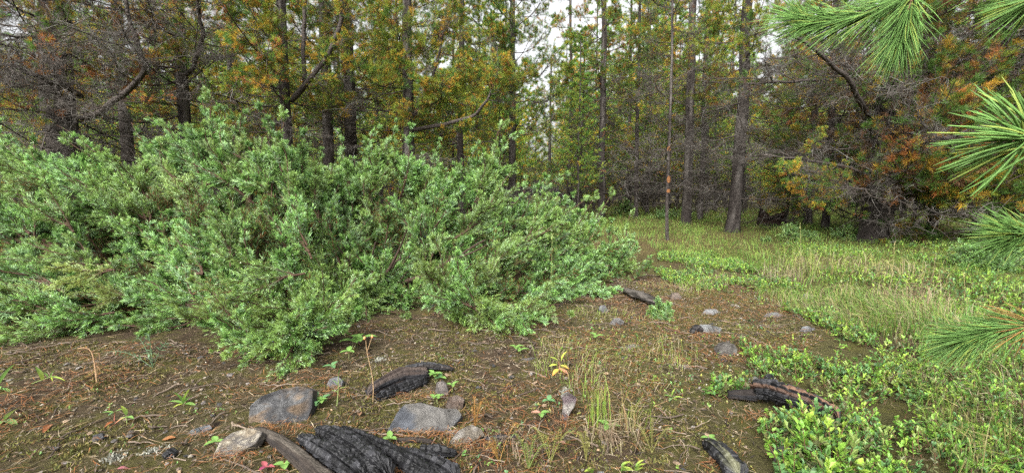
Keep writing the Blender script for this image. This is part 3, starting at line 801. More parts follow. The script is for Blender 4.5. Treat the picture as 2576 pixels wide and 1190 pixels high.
ZONES = [(60, 'at the left edge'), (190, 'left of the thick dark trunk'), (330, 'right behind the thick dark trunk'), (470, 'left of the slender rust-needled pine'), (600, 'above the tallest juniper shoots'), (735, 'left of the forked orange pine'),
         (886, 'behind the close pair of trunks'), (1030, 'right of the close pair of trunks'), (1165, 'behind the golden pine'), (1284, 'left of the airy green pine'), (1433, 'under the strip of open sky'), (1512, 'left of the tall straight trunk'),
         (1600, 'right of the tall straight trunk'), (1679, 'left of the scarred sapling'), (1762, 'right of the scarred sapling'), (1845, 'left of the rough grey trunk'), (1942, 'right of the rough grey trunk'), (2060, 'behind the rotten stump'),
         (2206, 'left of the stout black trunk'), (2350, 'right of the stout black trunk'), (2480, 'behind the dark low juniper'), (9999, 'at the right edge')]
nfar = 0; tr_ = 0; YOUNG = 85
while nfar < 190 + YOUNG and tr_ < 30000:
    tr_ += 1
    d = math.sqrt(q.uniform(11.5 ** 2, 42 ** 2)); px = q.uniform(-250, 2830)
    if 170 <= nfar < 190: d = q.uniform(14, 40); px = q.uniform(1430, 1900)
    if nfar >= 190: d = q.uniform(9.5, 24); px = q.uniform(900, 2500) if q.random() < .75 else q.uniform(-100, 900)
    x = at(px, 490, d)[0]
    if 1345 < px < 1425 and d < 34: continue          # the gap with open sky
    if 1480 < px < 2000 and d < (15 if nfar < 190 else 12.0): continue
    if any((a - x) ** 2 + (b - d) ** 2 < (1.9 if nfar < 150 else 1.5 if nfar < 190 else 1.1) ** 2 for a, b in placed): continue
    placed.append((x, d)); nfar += 1
    vi = q.randrange(4)
    tm, cm, dm = FAR[vi]
    zone = next(z_ for lim, z_ in ZONES if px < lim)
    look = ('green', 'yellow-green', 'tall deep green', 'golden-tinged')[vi]
    far_ = ('nearer', 'farther', 'farthest')[0 if d < 20 else 1 if d < 31 else 2]
    t = empty('forest_pine', (x, d, float(gz(x, d))), '%s %s pine at the back, %s' % (far_, look, zone), 'tree', 'pines at the back of the forest')
    s_ = q.uniform(.8, 1.2) if nfar <= 190 else q.uniform(.34, .62)
    if nfar > 190: t.name = 'sapling_pine'; t['label'] = '%s %s young bushy pine, %s' % (far_ if d < 31 else 'far', look.replace('tall ', ''), zone); t['group'] = 'young pines under the tall ones'
    t.scale = (s_, s_, s_); t.rotation_euler = (0, 0, q.uniform(0, 6.28))
    link('trunk', tm, t); c = link('crown', cm, t); c['kind'] = 'stuff'; b = link('bare_boughs', dm, t); b['kind'] = 'stuff'
same = {}
for o in COL.objects:
    if o.name.startswith(('forest_pine', 'sapling_pine')): same.setdefault(o['label'], []).append(o)
for lab, v in same.items():               # look-alikes in one gap: told apart by their order from the left
    v.sort(key=lambda o: o.location.x / o.location.y)
    if len(v) > 1:
        for k, o in enumerate(v): o['label'] = lab + (', left one', ', right one')[k] if len(v) == 2 else lab.replace(' at the back', '') + ', ' + ('leftmost', 'second from left', 'third from left', 'fourth from left', 'fifth from left', 'sixth from left', 'seventh from left')[min(k, 6)]
# the wood behind them that reads as one mass
mb = MB()
for k in range(260):
    d = q.uniform(44, 75); x = q.uniform(-1.25, 1.25) * d; h = q.uniform(5.5, 9.5)
    if -.02 < x / d < .16: h *= .72
    z0 = float(gz(x, d))
    mb.tubes(np.array([[x, d, z0 - .2], [x, d, z0 + h * .5], [x, d, z0 + h]]), np.array([.14, .1, .02]), np.array([.06, .05, .042]), 4)
    n = 320
    zz = RNG.random(n) ** .8; rr = (1.7 * (1 - zz ** 1.5) + .1) * np.sqrt(RNG.random(n)); a = RNG.uniform(0, 6.28, n)
    P = np.stack([x + rr * np.cos(a), d + rr * np.sin(a), z0 + 1.2 + (h - 1.2) * zz], 1)
    D = nrm(np.stack([np.cos(a), np.sin(a), RNG.normal(size=n) * .4 + .3], 1))
    g = RNG.random(n)[:, None]
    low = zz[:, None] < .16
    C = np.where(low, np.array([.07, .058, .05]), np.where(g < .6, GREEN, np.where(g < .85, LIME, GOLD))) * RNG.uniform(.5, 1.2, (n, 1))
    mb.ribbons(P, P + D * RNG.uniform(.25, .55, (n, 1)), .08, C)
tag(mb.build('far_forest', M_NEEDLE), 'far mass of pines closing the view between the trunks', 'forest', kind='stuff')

# ================================================================== stump and low shrubs in the clearing
def stump(px, py, wpx, hpx, label):
    g = ground(px, py); d = g[1]
    r = wpx / FPX * d / 2; h = hpx / FPX * d
    o = empty('tree_stump', g, label, 'stump')
    k, rings = 26, 12
    t = np.linspace(0, 1, rings); a = np.arange(k) / k * 6.283
    A, T = np.meshgrid(a, t)
    topj = .35 + .65 * vnoise(np.cos(a) * 2.1 + 4, np.sin(a) * 2.1, 5)
    R = r * (1.25 - .35 * T ** .5) * (1 + .25 * (fbm(np.cos(A) * 3 + 2, np.sin(A) * 3 + T * 2, 8, 3) - .5))
    V = np.stack([R * np.cos(A), R * np.sin(A), h * T * topj[None] - .03], -1).reshape(-1, 3)
    i = (np.arange(rings - 1)[:, None] * k + np.arange(k)[None]); j = np.arange(rings - 1)[:, None] * k + (np.arange(k)[None] + 1) % k
    F = np.stack([i, j, j + k, i + k], -1).reshape(-1, 4)
    mb = MB(); gg = (vnoise(A.ravel() * 3, T.ravel() * 4, 3))[:, None]
    mb.add(V, F, np.array([.012, .010, .009]) * (1 - gg) + np.array([.026, .014, .01]) * gg)
    mb.build('bark', M_BARK, o)
    V2 = V[-k:] * np.array([.93, .93, 1]); inner = V2 * np.array([.3, .3, .62])
    mb = MB(); mb.add(np.concatenate([V2, inner]), [(n, (n + 1) % k, k + (n + 1) % k, k + n) for n in range(k)], np.array([.04, .02, .013]))
    mb.add(inner, [tuple(range(k))], np.array([.07, .03, .02]))
    mb.build('rotten_heartwood', M_OLDWOOD, o)
stump(1942, 567, 62, 50, 'broken rotten stump with reddish wood in the clearing')

def low_shrub(px, py, wpx, hpx, label, n, kinds, seed):
    g = ground(px, py)
    q = random.Random(seed)
    o = empty('low_juniper', g, label, 'shrub')
    wd, hh = wpx / FPX * g[1] / 2, hpx / FPX * g[1]
    for k in range(n):
        a = q.uniform(0, 6.28); f = q.random() ** .5
        P = g + np.array([math.cos(a) * wd * f, math.sin(a) * wd * .7 * f, hh * (1 - .75 * f * f) * q.uniform(.6, 1.05)])
        d = np.array([math.cos(a) * f, math.sin(a) * f, .8 + q.uniform(-.2, .3)])
        put_spray(o, P, d, min(max(.25, hh * .8), .6) * q.uniform(.8, 1.1), kinds, False)
low_shrub(2475, 680, 190, 110, 'dark blue-green low juniper in shade at the right edge', 34, SPRAYS_IN[2:] + SPRAYS[:3], 1)
low_shrub(1990, 605, 150, 50, 'low juniper half sunk in grass near the rotten stump', 24, SPRAYS[:5], 2)
low_shrub(2130, 600, 110, 40, 'low juniper in grass before the stout black trunk', 16, SPRAYS[:5], 3)
low_shrub(1690, 552, 130, 40, 'dull green bush behind the thin blazed sapling', 20, SPRAYS[:5], 4)
low_shrub(1575, 545, 90, 50, 'dull green bush at the foot of the tall straight trunk', 16, SPRAYS[:5], 5)
low_shrub(1667, 795, 38, 45, 'tiny blue-green juniper seedling in bare soil beside the shrub', 7, SPRAYS[:3], 6)

# ================================================================== grass, ground cover, litter
def world_poly(pts): return [ground(*p)[:2] for p in pts]
def scatter(poly, n, seed, dens=None):
    r = np.random.default_rng(seed)
    P = np.array(poly); lo, hi = P.min(0), P.max(0)
    out = np.zeros((0, 2))
    for _ in range(60):
        if len(out) >= n: break
        S_ = r.uniform(lo, hi, (n * 2, 2))
        k = inpoly(S_[:, 0], S_[:, 1], poly)
        S_ = S_[k]
        if dens is not None: S_ = S_[r.random(len(S_)) < dens(S_[:, 0], S_[:, 1])]
        out = np.concatenate([out, S_])
    return out[:n]
def blades(mb, XY, hlo, hhi, wd, cols, lean, seed, clump=6.0):
    global RNG
    RNG = np.random.default_rng(seed)
    N = len(XY)
    A = np.stack([XY[:, 0], XY[:, 1], gz(XY[:, 0], XY[:, 1]) - .005], 1)
    az = vnoise(XY[:, 0] * clump * .35, XY[:, 1] * clump * .35, seed) * 12.6 + RNG.normal(size=N) * .7
    ln = RNG.uniform(hlo, hhi, N) * (.6 + .7 * vnoise(XY[:, 0] * clump * .5, XY[:, 1] * clump * .5, seed + 1))
    le = np.clip(lean + RNG.normal(size=N) * .3, .05, 1.5)
    dirx = np.stack([np.cos(az), np.sin(az), 0 * az], 1)
    M_ = A + (np.array([0, 0, 1.]) + dirx * (le * .35)[:, None]) * (ln * .55)[:, None]
    B = M_ + (np.array([0, 0, 1.]) * np.cos(le * 1.25)[:, None] + dirx * np.sin(le * 1.25)[:, None]) * (ln * .5)[:, None]
    S_ = nrm(np.cross(dirx, np.array([0, 0, 1.])) + RNG.normal(size=(N, 3)) * .5)
    wv = (np.broadcast_to(wd, (N,)) * RNG.uniform(.7, 1.2, N))[:, None]
    V = np.stack([A - S_ * wv * .4, A + S_ * wv * .4, M_ + S_ * wv * .5, M_ - S_ * wv * .5, B], 1).reshape(-1, 3)
    cc = np.array(cols)[RNG.integers(0, len(cols), N)] * RNG.uniform(.7, 1.25, (N, 1))
    b = np.arange(N)[:, None] * 5
    mb.add(V, b + np.array([[0, 1, 2, 3]]), np.repeat(cc, 5, 0), 0, False)
    F3 = b + np.array([[3, 2, 4]])
    mb.f.append((F3 + mb.n - len(V), 0, False))
STRAW = (.29, .26, .10); PALE = (.29, .25, .15); YGREEN = (.20, .29, .05); GGREEN = (.12, .23, .045)
meadow = world_poly([(1490, 545), (2576, 548), (2800, 590), (2800, 760), (2500, 770), (1900, 735), (2120, 770), (1990, 740), (1880, 690), (1680, 650), (1600, 600), (1500, 570)])
mb = MB()
XY = scatter(meadow, 34000, 1, lambda x, y: np.clip((vnoise(x * 1.3, y * 1.3, 61) - .12) * 1.8, .15, 1) * np.clip(7 / np.maximum(y, 1), .15, 1))
blades(mb, XY, .05, .16, .0042, [STRAW, YGREEN, YGREEN, GGREEN, GGREEN, GGREEN, YGREEN, GGREEN], 1.0, 501)
field = world_poly([(1300, 524), (2576, 524), (2900, 545), (1300, 560)])
XY = scatter(field, 9000, 2)
blades(mb, XY, .1, .24, .012, [STRAW, YGREEN, YGREEN, GGREEN], .6, 502, 2.0)
back = [(-9, 4.4), (1.2, 4.4), (3, 12), (-9, 12)]
blades(mb, scatter(back, 4000, 3), .12, .28, .006, [STRAW, YGREEN, GGREEN], .7, 503)
side = world_poly([(1900, 700), (1900, 735), (2576, 770), (2576, 1190), (2400, 1240), (2300, 1000), (2180, 860), (2040, 800), (1900, 760)])
blades(mb, scatter(side, 5200, 4, lambda x, y: np.clip((vnoise(x * 2.4, y * 2.4, 62) - .3) * 2.2, 0, 1)), .06, .17, .0024, [STRAW, YGREEN, GGREEN, GGREEN, PALE], 1.0, 504)
rim = world_poly([(1420, 800), (1560, 720), (1900, 690), (2000, 780), (1850, 820), (1700, 1000), (1500, 1100), (1300, 1000), (1330, 900)])
blades(mb, scatter(rim, 2200, 5, lambda x, y: np.clip((vnoise(x * 3, y * 3, 63) - .4) * 2.4, 0, 1)), .03, .09, .0016, [STRAW, PALE, YGREEN], 1.1, 505)
tag(mb.build('grass', M_GRASS), 'straw and yellow-green grass bending over the clearing', 'grass', kind='stuff')
# individual tufts
def tuft(px, py, n, hlo, hhi, label, cols, lean=.45, spreadr=.035, seed=0, wd=.0022):
    g = ground(px, py); r = np.random.default_rng(seed)
    XY = g[:2] + np.clip(r.normal(size=(n, 2)), -1.7, 1.7) * spreadr
    mb = MB(); blades(mb, XY, hlo, hhi, wd, cols, lean, 600 + seed, 40)
    o = mb.build('grass_tuft', M_GRASS)
    tag(o, label, 'grass tuft'); return o
tuft(1505, 1062, 60, .07, .15, 'upright yellow-green grass tuft right of the upright pale stone', [YGREEN, YGREEN, STRAW], .3, .022, 1)
tuft(1580, 1080, 50, .07, .16, 'brownish grass tuft leaning right in the middle foreground', [STRAW, YGREEN, (.3, .2, .1)], .6, .03, 2)
tuft(1545, 1110, 120, .04, .11, 'matted dry grey-brown grass under the upright tuft', [PALE, (.24, .17, .11), (.3, .23, .16)], 1.1, .04, 3)
tuft(1375, 940, 45, .04, .1, 'small dry grass tuft left of the yellow-leaved seedling', [STRAW, PALE, YGREEN], .8, .025, 4)
tuft(2050, 690, 260, .14, .3, 'large arching tuft of straw grass in the middle of the meadow', [STRAW, PALE, YGREEN], .9, .16, 5, .004)
tuft(2230, 700, 240, .14, .28, 'wide pale grass tuft right of the arching straw tuft', [STRAW, PALE], .95, .18, 6, .004)
tuft(2300, 770, 160, .12, .26, 'flattened dry grass tuft among the bearberry leaves', [PALE, (.33, .24, .15)], 1.1, .12, 7, .003)
tuft(1965, 710, 120, .12, .24, 'grey dry grass tuft at the edge of the bare soil', [PALE, (.28, .22, .15)], .9, .08, 8, .003)
tuft(1300, 1125, 110, .03, .09, 'flattened grey grass left of the pale upright stone', [(.3, .24, .18), (.22, .16, .11)], 1.2, .05, 9)
tuft(2470, 1120, 90, .06, .16, 'green grass tuft at the lower right edge', [GGREEN, YGREEN, STRAW], .7, .06, 10)

# ---- bearberry mats
LEAF_V = np.array([(0, 0, 0), (-.17, .42, .06), (0, .5, -.03), (.17, .42, .06), (-.22, .78, .06), (0, .8, -.02), (.22, .78, .06), (0, 1.02, -.03)], float)
LEAF_F4 = np.array([(1, 2, 5, 4), (2, 3, 6, 5)])
def sprig_leaves(XY, per, hgt, lsize, seed, cols):
    """leafy upright sprigs: positions, rotations and colours of every leaf + stem lines"""
    global RNG
    RNG = np.random.default_rng(seed)
    N = len(XY)
    A = np.stack([XY[:, 0], XY[:, 1], gz(XY[:, 0], XY[:, 1]) - .004], 1)
    D = nrm(np.stack([RNG.normal(size=N) * .55, RNG.normal(size=N) * .55, np.ones(N)], 1))
    L = hgt * RNG.uniform(.5, 1.25, N)
    st = curve_pts(A, D, L, 5, 0, .25)
    Q, T, u = sample(st, per, .3, 1)
    u = u ** .8
    ang = 1.0 - .6 * (u > .75)
    Dl = spread(T, ang, .25)
    X = nrm(np.cross(Dl, np.array([0, 0, 1.]) + RNG.normal(size=Dl.shape) * .25))
    Z = np.cross(X, Dl)
    R = np.stack([X, Dl, Z], -1)
    sz = lsize * RNG.uniform(.65, 1.15, len(Q))
    tone = np.repeat(RNG.integers(0, len(cols), N), per)
    C = np.array(cols)[tone] * RNG.uniform(.75, 1.25, (len(Q), 1))
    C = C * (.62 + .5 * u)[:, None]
    return st, Q, R, sz, C
BB = [(.14, .28, .04), (.20, .36, .05), (.10, .21, .04), (.28, .41, .06), (.085, .17, .06), (.11, .23, .07), (.2, .27, .07), (.13, .14, .06)]
def cover(mb, XY, per, hgt, ls, seed, cols=BB):
    st, Q, R, sz, C = sprig_leaves(XY, per, hgt, ls, seed, cols)
    mb.tubes(st[:, ::2], np.full(st[:, ::2].shape[:2], .0011), np.array([.13, .07, .04]), 3)
    if ls > .017:                         # farther away a leaf is two folded halves
        mb.tmpl(np.array([(0, 0, 0), (-.26, .62, .07), (0, 1, -.03), (0, .5, -.03), (.26, .62, .07)]), np.array([(0, 3, 2, 1), (0, 4, 2, 3)]), Q, R, sz, C, 1)
        return
    mb.tmpl(LEAF_V, LEAF_F4, Q, R, sz, C, 1)
    F3 = (np.arange(len(Q)) * 8)[:, None, None] + np.array([(0, 3, 2), (0, 2, 1), (4, 5, 7), (5, 6, 7)])[None]
    mb.f.append((F3.reshape(-1, 3) + mb.n - len(Q) * 8, 1, False))
clumpy = lambda s, f=2.2, c=.36: (lambda x, y: np.clip((fbm(x * f, y * f, s, 3) - c) * 6, 0, 1))
mb = MB()
matA = world_poly([(1860, 880), (1960, 900), (2130, 905), (2330, 880), (2640, 900), (2700, 1290), (2060, 1290), (1990, 1180), (1900, 1090), (1960, 1050), (2080, 1060), (2090, 1030), (1960, 980), (1880, 940)])
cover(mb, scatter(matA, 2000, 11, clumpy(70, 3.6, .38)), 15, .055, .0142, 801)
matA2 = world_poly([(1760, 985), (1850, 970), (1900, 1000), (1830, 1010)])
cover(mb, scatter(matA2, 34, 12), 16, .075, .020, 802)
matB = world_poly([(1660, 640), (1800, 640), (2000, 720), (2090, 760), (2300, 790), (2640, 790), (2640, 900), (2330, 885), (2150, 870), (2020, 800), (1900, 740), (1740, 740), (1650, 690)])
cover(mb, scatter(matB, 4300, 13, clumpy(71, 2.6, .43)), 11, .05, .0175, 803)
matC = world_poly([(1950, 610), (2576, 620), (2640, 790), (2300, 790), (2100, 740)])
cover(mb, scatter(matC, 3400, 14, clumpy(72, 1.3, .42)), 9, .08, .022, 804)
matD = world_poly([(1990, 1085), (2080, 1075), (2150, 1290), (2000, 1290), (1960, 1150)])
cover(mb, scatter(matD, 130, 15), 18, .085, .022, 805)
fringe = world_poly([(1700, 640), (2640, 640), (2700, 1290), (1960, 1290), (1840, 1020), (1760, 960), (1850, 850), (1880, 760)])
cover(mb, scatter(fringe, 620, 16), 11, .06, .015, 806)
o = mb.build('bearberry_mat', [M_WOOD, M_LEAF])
tag(o, 'mat of small glossy green bearberry leaves carpeting the ground', 'ground cover', kind='stuff')

mb = MB()
herbs = world_poly([(900, 880), (1560, 800), (1900, 760), (2000, 880), (1880, 1000), (2050, 1290), (1100, 1290), (1200, 1000)])
cover(mb, scatter(herbs, 330, 17, clumpy(75, 3.0, .42)), 5, .018, .012, 807, [(.13, .27, .06), (.2, .33, .06), (.1, .2, .08), (.3, .3, .08)])
herbs2 = world_poly([(-100, 960), (600, 980), (640, 1290), (-100, 1290)])
cover(mb, scatter(herbs2, 40, 18), 4, .014, .010, 808, [(.13, .25, .07), (.2, .3, .08)])
tag(mb.build('seedlings', [M_WOOD, M_LEAF]), 'tiny green seedlings sprinkled over the bare soil', 'seedlings', kind='stuff')
# ---- litter, grit and moss on the bare soil
bare = world_poly([(-400, 830), (600, 870), (1300, 760), (1620, 690), (1950, 720), (2100, 830), (2000, 900), (1900, 1000), (1900, 1260), (1900, 1330), (-500, 1330)])
allnear = world_poly([(-600, 800), (600, 800), (1300, 740), (1620, 660), (2700, 760), (2900, 1330), (-600, 1330)])
RNG = np.random.default_rng(900)
mb = MB()
def flat_strips(XY, llo, lhi, wd, cols, lift=.006):
    N = len(XY); a = RNG.uniform(0, 6.283, N); L = RNG.uniform(llo, lhi, N)
    A = np.stack([XY[:, 0], XY[:, 1], gz(XY[:, 0], XY[:, 1]) + lift * RNG.uniform(.3, 2, N)], 1)
    B = A + np.stack([np.cos(a), np.sin(a), RNG.normal(size=N) * .12], 1) * L[:, None]
    B[:, 2] = gz(B[:, 0], B[:, 1]) + lift * RNG.uniform(.3, 2.4, N)
    cc = np.array(cols)[RNG.integers(0, len(cols), N)] * RNG.uniform(.4, 1.1, (N, 1))
    mb.ribbons(A, B, wd, cc, bend=np.stack([RNG.normal(size=N) * L * .08, RNG.normal(size=N) * L * .08, np.abs(RNG.normal(size=N)) * .003], 1), up=np.array([0, 0, 1.]))
drift = lambda s: (lambda x, y: np.clip((fbm(x * 2.5, y * 2.5, s, 3) - .42) * 6, .12, 1))
flat_strips(scatter(bare, 17000, 21, drift(80)), .025, .06, .0017, [(.30, .13, .05), (.26, .10, .04), (.34, .18, .08), (.2, .12, .07)])
flat_strips(scatter(bare, 6500, 22), .015, .055, .0017, [(.32, .26, .18), (.2, .16, .11), (.4, .33, .23)])
flat_strips(scatter(bare, 4200, 24), .01, .04, .005, [(.10, .07, .05), (.16, .12, .09), (.06, .05, .04)])
flat_strips(scatter(allnear, 3500, 23), .03, .1, .002, [(.30, .22, .13), (.2, .15, .1)])
bases = [(702, 1068, 90), (1070, 1086, 100), (590, 1140, 70), (1175, 1112, 50), (1432, 1058, 30), (840, 974, 30), (1030, 990, 110), (1830, 896, 40), (1775, 838, 50), (1960, 1040, 130), (850, 1120, 150), (1000, 1160, 120), (1810, 1160, 50), (1550, 815, 25), (1795, 792, 35), (500, 1085, 40)]
for px, py, wpx in bases:                 # needles drifted against stones and logs
    n = int(wpx * 1.6)
    XY = np.array([ground(px + RNG.normal() * wpx * .55, py + 6 + abs(RNG.normal()) * 9)[:2] for _ in range(n)])
    flat_strips(XY, .02, .055, .0017, [(.30, .13, .05), (.26, .10, .04), (.32, .18, .09), (.24, .19, .12)], .008)
tag(mb.build('needle_litter', M_LITTER), 'fallen brown pine needles strewn over the soil', 'litter', kind='stuff')
mb = MB()
XY = scatter(bare, 420, 25); n = len(XY); a = RNG.uniform(0, 6.283, n); L = RNG.uniform(.04, .16, n)
A = np.stack([XY[:, 0], XY[:, 1], gz(XY[:, 0], XY[:, 1]) + .005], 1); D = np.stack([np.cos(a), np.sin(a), 0 * a], 1)
P = curve_pts(A, D, L, 6, 0, .12); P[..., 2] = gz(P[..., 0], P[..., 1]) + RNG.uniform(.002, .012, (n, 6))
mb.tubes(P, np.tile(np.linspace(.0028, .0014, 6), (n, 1)) * RNG.uniform(.6, 1.4, (n, 1)), np.array([.11, .085, .065]) * RNG.uniform(.4, 1.7, (n, 1)), 4)
tag(mb.build('fallen_twigs', M_WOOD), 'small dead twigs scattered over the soil', 'twigs', kind='stuff')
mb = MB()
def grit(XY, lo, hi, cols, flat=.6):
    N = len(XY); s_ = RNG.uniform(lo, hi, N) * RNG.uniform(.5, 1.2, N)
    P = np.stack([XY[:, 0], XY[:, 1], gz(XY[:, 0], XY[:, 1]) + s_ * .25], 1)
    jv = ICO_V
    cc = np.array(cols)[RNG.integers(0, len(cols), N)] * RNG.uniform(.6, 1.25, (N, 1))
    mb.tmpl(jv, ICO_F, P, rots(N, .5), np.stack([s_, s_ * RNG.uniform(.5, 1, N), s_ * flat], 1), cc)
grit(scatter(bare, 6000, 31), .002, .0065, [(.25, .21, .15), (.16, .12, .09), (.32, .28, .22), (.1, .08, .06), (.3, .2, .12)])
grit(scatter(bare, 420, 32), .006, .014, [(.22, .2, .18), (.15, .13, .12), (.28, .2, .13), (.05, .05, .05)], .4)
tag(mb.build('gravel', M_STONE), 'loose grit and crumbs of earth on the bare soil', 'gravel', kind='stuff')
mb = MB()
XY = scatter(bare, 11000, 41, lambda x, y: np.clip((fbm(x * 4, y * 4, 90, 3) - .47) * 8, 0.03, 1))
N = len(XY); per = 7
P = np.repeat(np.stack([XY[:, 0], XY[:, 1], gz(XY[:, 0], XY[:, 1]) - .002], 1), per, 0) + RNG.normal(size=(N * per, 3)) * np.array([.006, .006, 0])
D = nrm(np.stack([RNG.normal(size=N * per), RNG.normal(size=N * per), np.full(N * per, 1.)], 1))
cc = np.repeat(np.array([(.10, .10, .024), (.15, .135, .04), (.075, .085, .024), (.11, .08, .03)])[RNG.integers(0, 4, N)], per, 0) * RNG.uniform(.6, 1.3, (N * per, 1))
mb.ribbons(P, P + D * RNG.uniform(.006, .014, (N * per, 1)), .0036, cc)
tag(mb.build('moss', M_LITTER), 'olive cushion moss in patches on the soil', 'moss', kind='stuff')
# pale lichen patches: small branching cushions
for i, (px, py, s_, lab) in enumerate([(958, 905, .016, 'white lichen tuft behind the charred branch'), (1592, 872, .02, 'white lichen tuft near the right end of the juniper'), (1725, 925, .013, 'pale lichen tuft on bare soil in the middle'), (1420, 985, .012, 'pale lichen tuft beside the upright stone'), (285, 1155, .018, 'grey lichen patch at the lower left'), (385, 1135, .02, 'grey lichen crust left of the charred log'), (1850, 770, .016, 'pale lichen tuft beyond the flat grey stone')]):
    g = ground(px, py); n = 150
    r_ = np.abs(RNG.normal(size=n)) * s_; a = RNG.uniform(0, 6.28, n)
    A = np.stack([g[0] + r_ * np.cos(a), g[1] + r_ * np.sin(a), np.full(n, g[2])], 1); A[:, 2] = gz(A[:, 0], A[:, 1])
    mb = MB(); mb.ribbons(A, A + nrm(np.stack([RNG.normal(size=n), RNG.normal(size=n), np.ones(n) * 1.2], 1)) * RNG.uniform(.005, .014, (n, 1)), .004, np.array([.3, .3, .25]) * RNG.uniform(.5, 1.1, (n, 1)))
    tag(mb.build('lichen_patch', M_LITTER), lab, 'lichen')

# ================================================================== rocks
def rock(outline, tilt, thick, c1, c2, label, seed, bumpy=.08, lich=None, name='rock'):
    """a stone whose exposed face follows outline (px,py); tilt = lean back of that face in radians"""
    r = np.random.default_rng(seed)
    ol = np.array(outline, float)
    low = ol[ol[:, 1].argmax()]
    g = ground(ol[:, 0].mean(), ol[:, 1].max())
    nv = np.array([0, -math.cos(tilt), math.sin(tilt)])
    def hit(p):
        rr = ray(*p); o = np.array([0, 0, H])
        return o + rr * (np.dot(g - o, nv) / np.dot(rr, nv))
    n = 44
    seg = np.concatenate([ol, ol[:1]]); L = np.concatenate([[0], np.cumsum(np.linalg.norm(np.diff(seg, axis=0), axis=1))])
    s_ = np.linspace(0, L[-1], n, endpoint=False)
    P2 = np.stack([np.interp(s_, L, seg[:, 0]), np.interp(s_, L, seg[:, 1])], 1)
    E = np.array([hit(p) for p in P2]); c = E.mean(0)
    size = np.linalg.norm(E - c, axis=1).mean()
    rings = []
    # back: outline sunk behind; rim; then the face in rings
    rings.append(c + (E - c) * .80 - nv * thick)
    rings.append(c + (E - c) * 1.02 - nv * thick * .55)
    rings.append(c + (E - c) * 1.0 - nv * thick * .06)
    for k in (.965, .8, .6, .4, .2): rings.append(c + (E - c) * k + nv * size * bumpy * .6 * (1 - k))
    V = np.concatenate(rings + [c[None] + nv * size * bumpy * .6])
    m = len(rings)
    # broken facets: offset along the face normal by tilted planes + noise
    w2 = V - c
    u = w2[:, 0]; v = w2 @ np.cross(nv, [1, 0, 0])
    off = np.zeros(len(V))
    for k in range(8):
        a = r.uniform(0, 6.283); q = (np.cos(a) * u + np.sin(a) * v) / size
        off = np.minimum(off, -np.maximum(0, q - r.uniform(.1, .75)) * r.uniform(.3, 1.1) * size * bumpy * 6)
    off += (noise3(w2 / size, 2.2, seed) - .5) * size * bumpy * 1.6 + (noise3(w2 / size, 7, seed + 3) - .5) * size * bumpy * .7
    fade = np.concatenate([np.full(n, .2), np.full(n, .2), np.full(n, .25), np.full(n, .45)] + [np.full(n, 1.)] * 4 + [np.ones(1)])
    V = V + nv * (off * fade)[:, None]
    F = []
    for k in range(m - 1):
        for i in range(n): F.append((k * n + i, k * n + (i + 1) % n, (k + 1) * n + (i + 1) % n, (k + 1) * n + i))
    base = np.array([g[0], g[1], g[2]])
    V = V - np.array([0, 0, .12 * size])
    mb = MB()
    q = np.clip((fbm(w2[:, 0] / size * 1.6 + seed, v / size * 1.6, seed, 4) - .42) / .14, 0, 1)[:, None]
    C = (np.array(c1) * (1 - q) + np.array(c2) * q) * .5
    if lich is not None:
        q = np.clip((fbm(w2[:, 0] / size * 5 + seed, v / size * 5 + 3, seed + 9, 3) - .6) / .06, 0, 1)[:, None]
        C = C * (1 - q) + np.array(lich) * .7 * q
    V = V - base
    mb.add(V, np.array(F), C, 0, False)
    mb.f.append((np.array([((m - 1) * n + i, (m - 1) * n + (i + 1) % n, m * n) for i in range(n)]), 0, False))
    mb.f.append((np.array([tuple(range(n - 1, -1, -1))]), 0, False))
    o = mb.build(name, M_STONE); o.location = Vector(base)
    return tag(o, label, 'rock')
GREY = (.20, .205, .215); DGREY = (.085, .085, .088); TAN = (.26, .185, .12); PALEST = (.36, .33, .29); BRN = (.15, .105, .08)
rock([(620, 1066), (624, 1012), (655, 988), (700, 972), (752, 962), (784, 975), (782, 1015), (770, 1048), (722, 1066), (670, 1070)], .45, .07, TAN, DGREY, 'tilted tan stone slab with dark lichen blotches below the juniper', 1, .07, (.13, .13, .13))
rock([(972, 1075), (1000, 1025), (1015, 1008), (1060, 1003), (1088, 1012), (1112, 1018), (1150, 1018), (1162, 1035), (1140, 1062), (1122, 1078), (1072, 1090), (1030, 1080)], .75, .06, (.13, .14, .16), (.20, .19, .175), 'angular blue-grey stone in the centre foreground', 2, .07)
rock([(1120, 1020), (1128, 995), (1150, 990), (1168, 1000), (1162, 1030), (1140, 1035)], .5, .04, BRN, (.22, .17, .14), 'brown stone chip touching the blue-grey stone', 3)
rock([(1094, 985), (1098, 960), (1112, 954), (1122, 962), (1128, 985), (1112, 996)], .4, .03, (.17, .15, .135), (.24, .21, .19), 'small brown stone by the end of the charred branch', 4)
rock([(532, 1140), (550, 1105), (580, 1082), (625, 1068), (658, 1080), (640, 1110), (600, 1132), (560, 1150)], .75, .06, (.33, .27, .19), (.21, .19, .17), 'cream and grey mottled stone at the tip of the charred log', 5, .1, (.4, .36, .28))
rock([(1130, 1108), (1150, 1080), (1185, 1062), (1210, 1072), (1218, 1090), (1195, 1102), (1165, 1120)], .7, .05, PALEST, (.22, .19, .15), 'pale lichen-stained stone right of the blue-grey stone', 6, .12)
rock([(1116, 1088), (1130, 1078), (1160, 1080), (1150, 1092)], .9, .02, PALEST, GREY, 'thin stone flake wedged between two larger stones', 7)
rock([(1415, 1058), (1418, 1010), (1412, 995), (1428, 985), (1452, 1000), (1446, 1018), (1432, 1040), (1424, 1060)], .25, .04, (.42, .39, .35), (.25, .190, .2), 'upright pale wedge-shaped stone in the middle foreground', 8, .14)
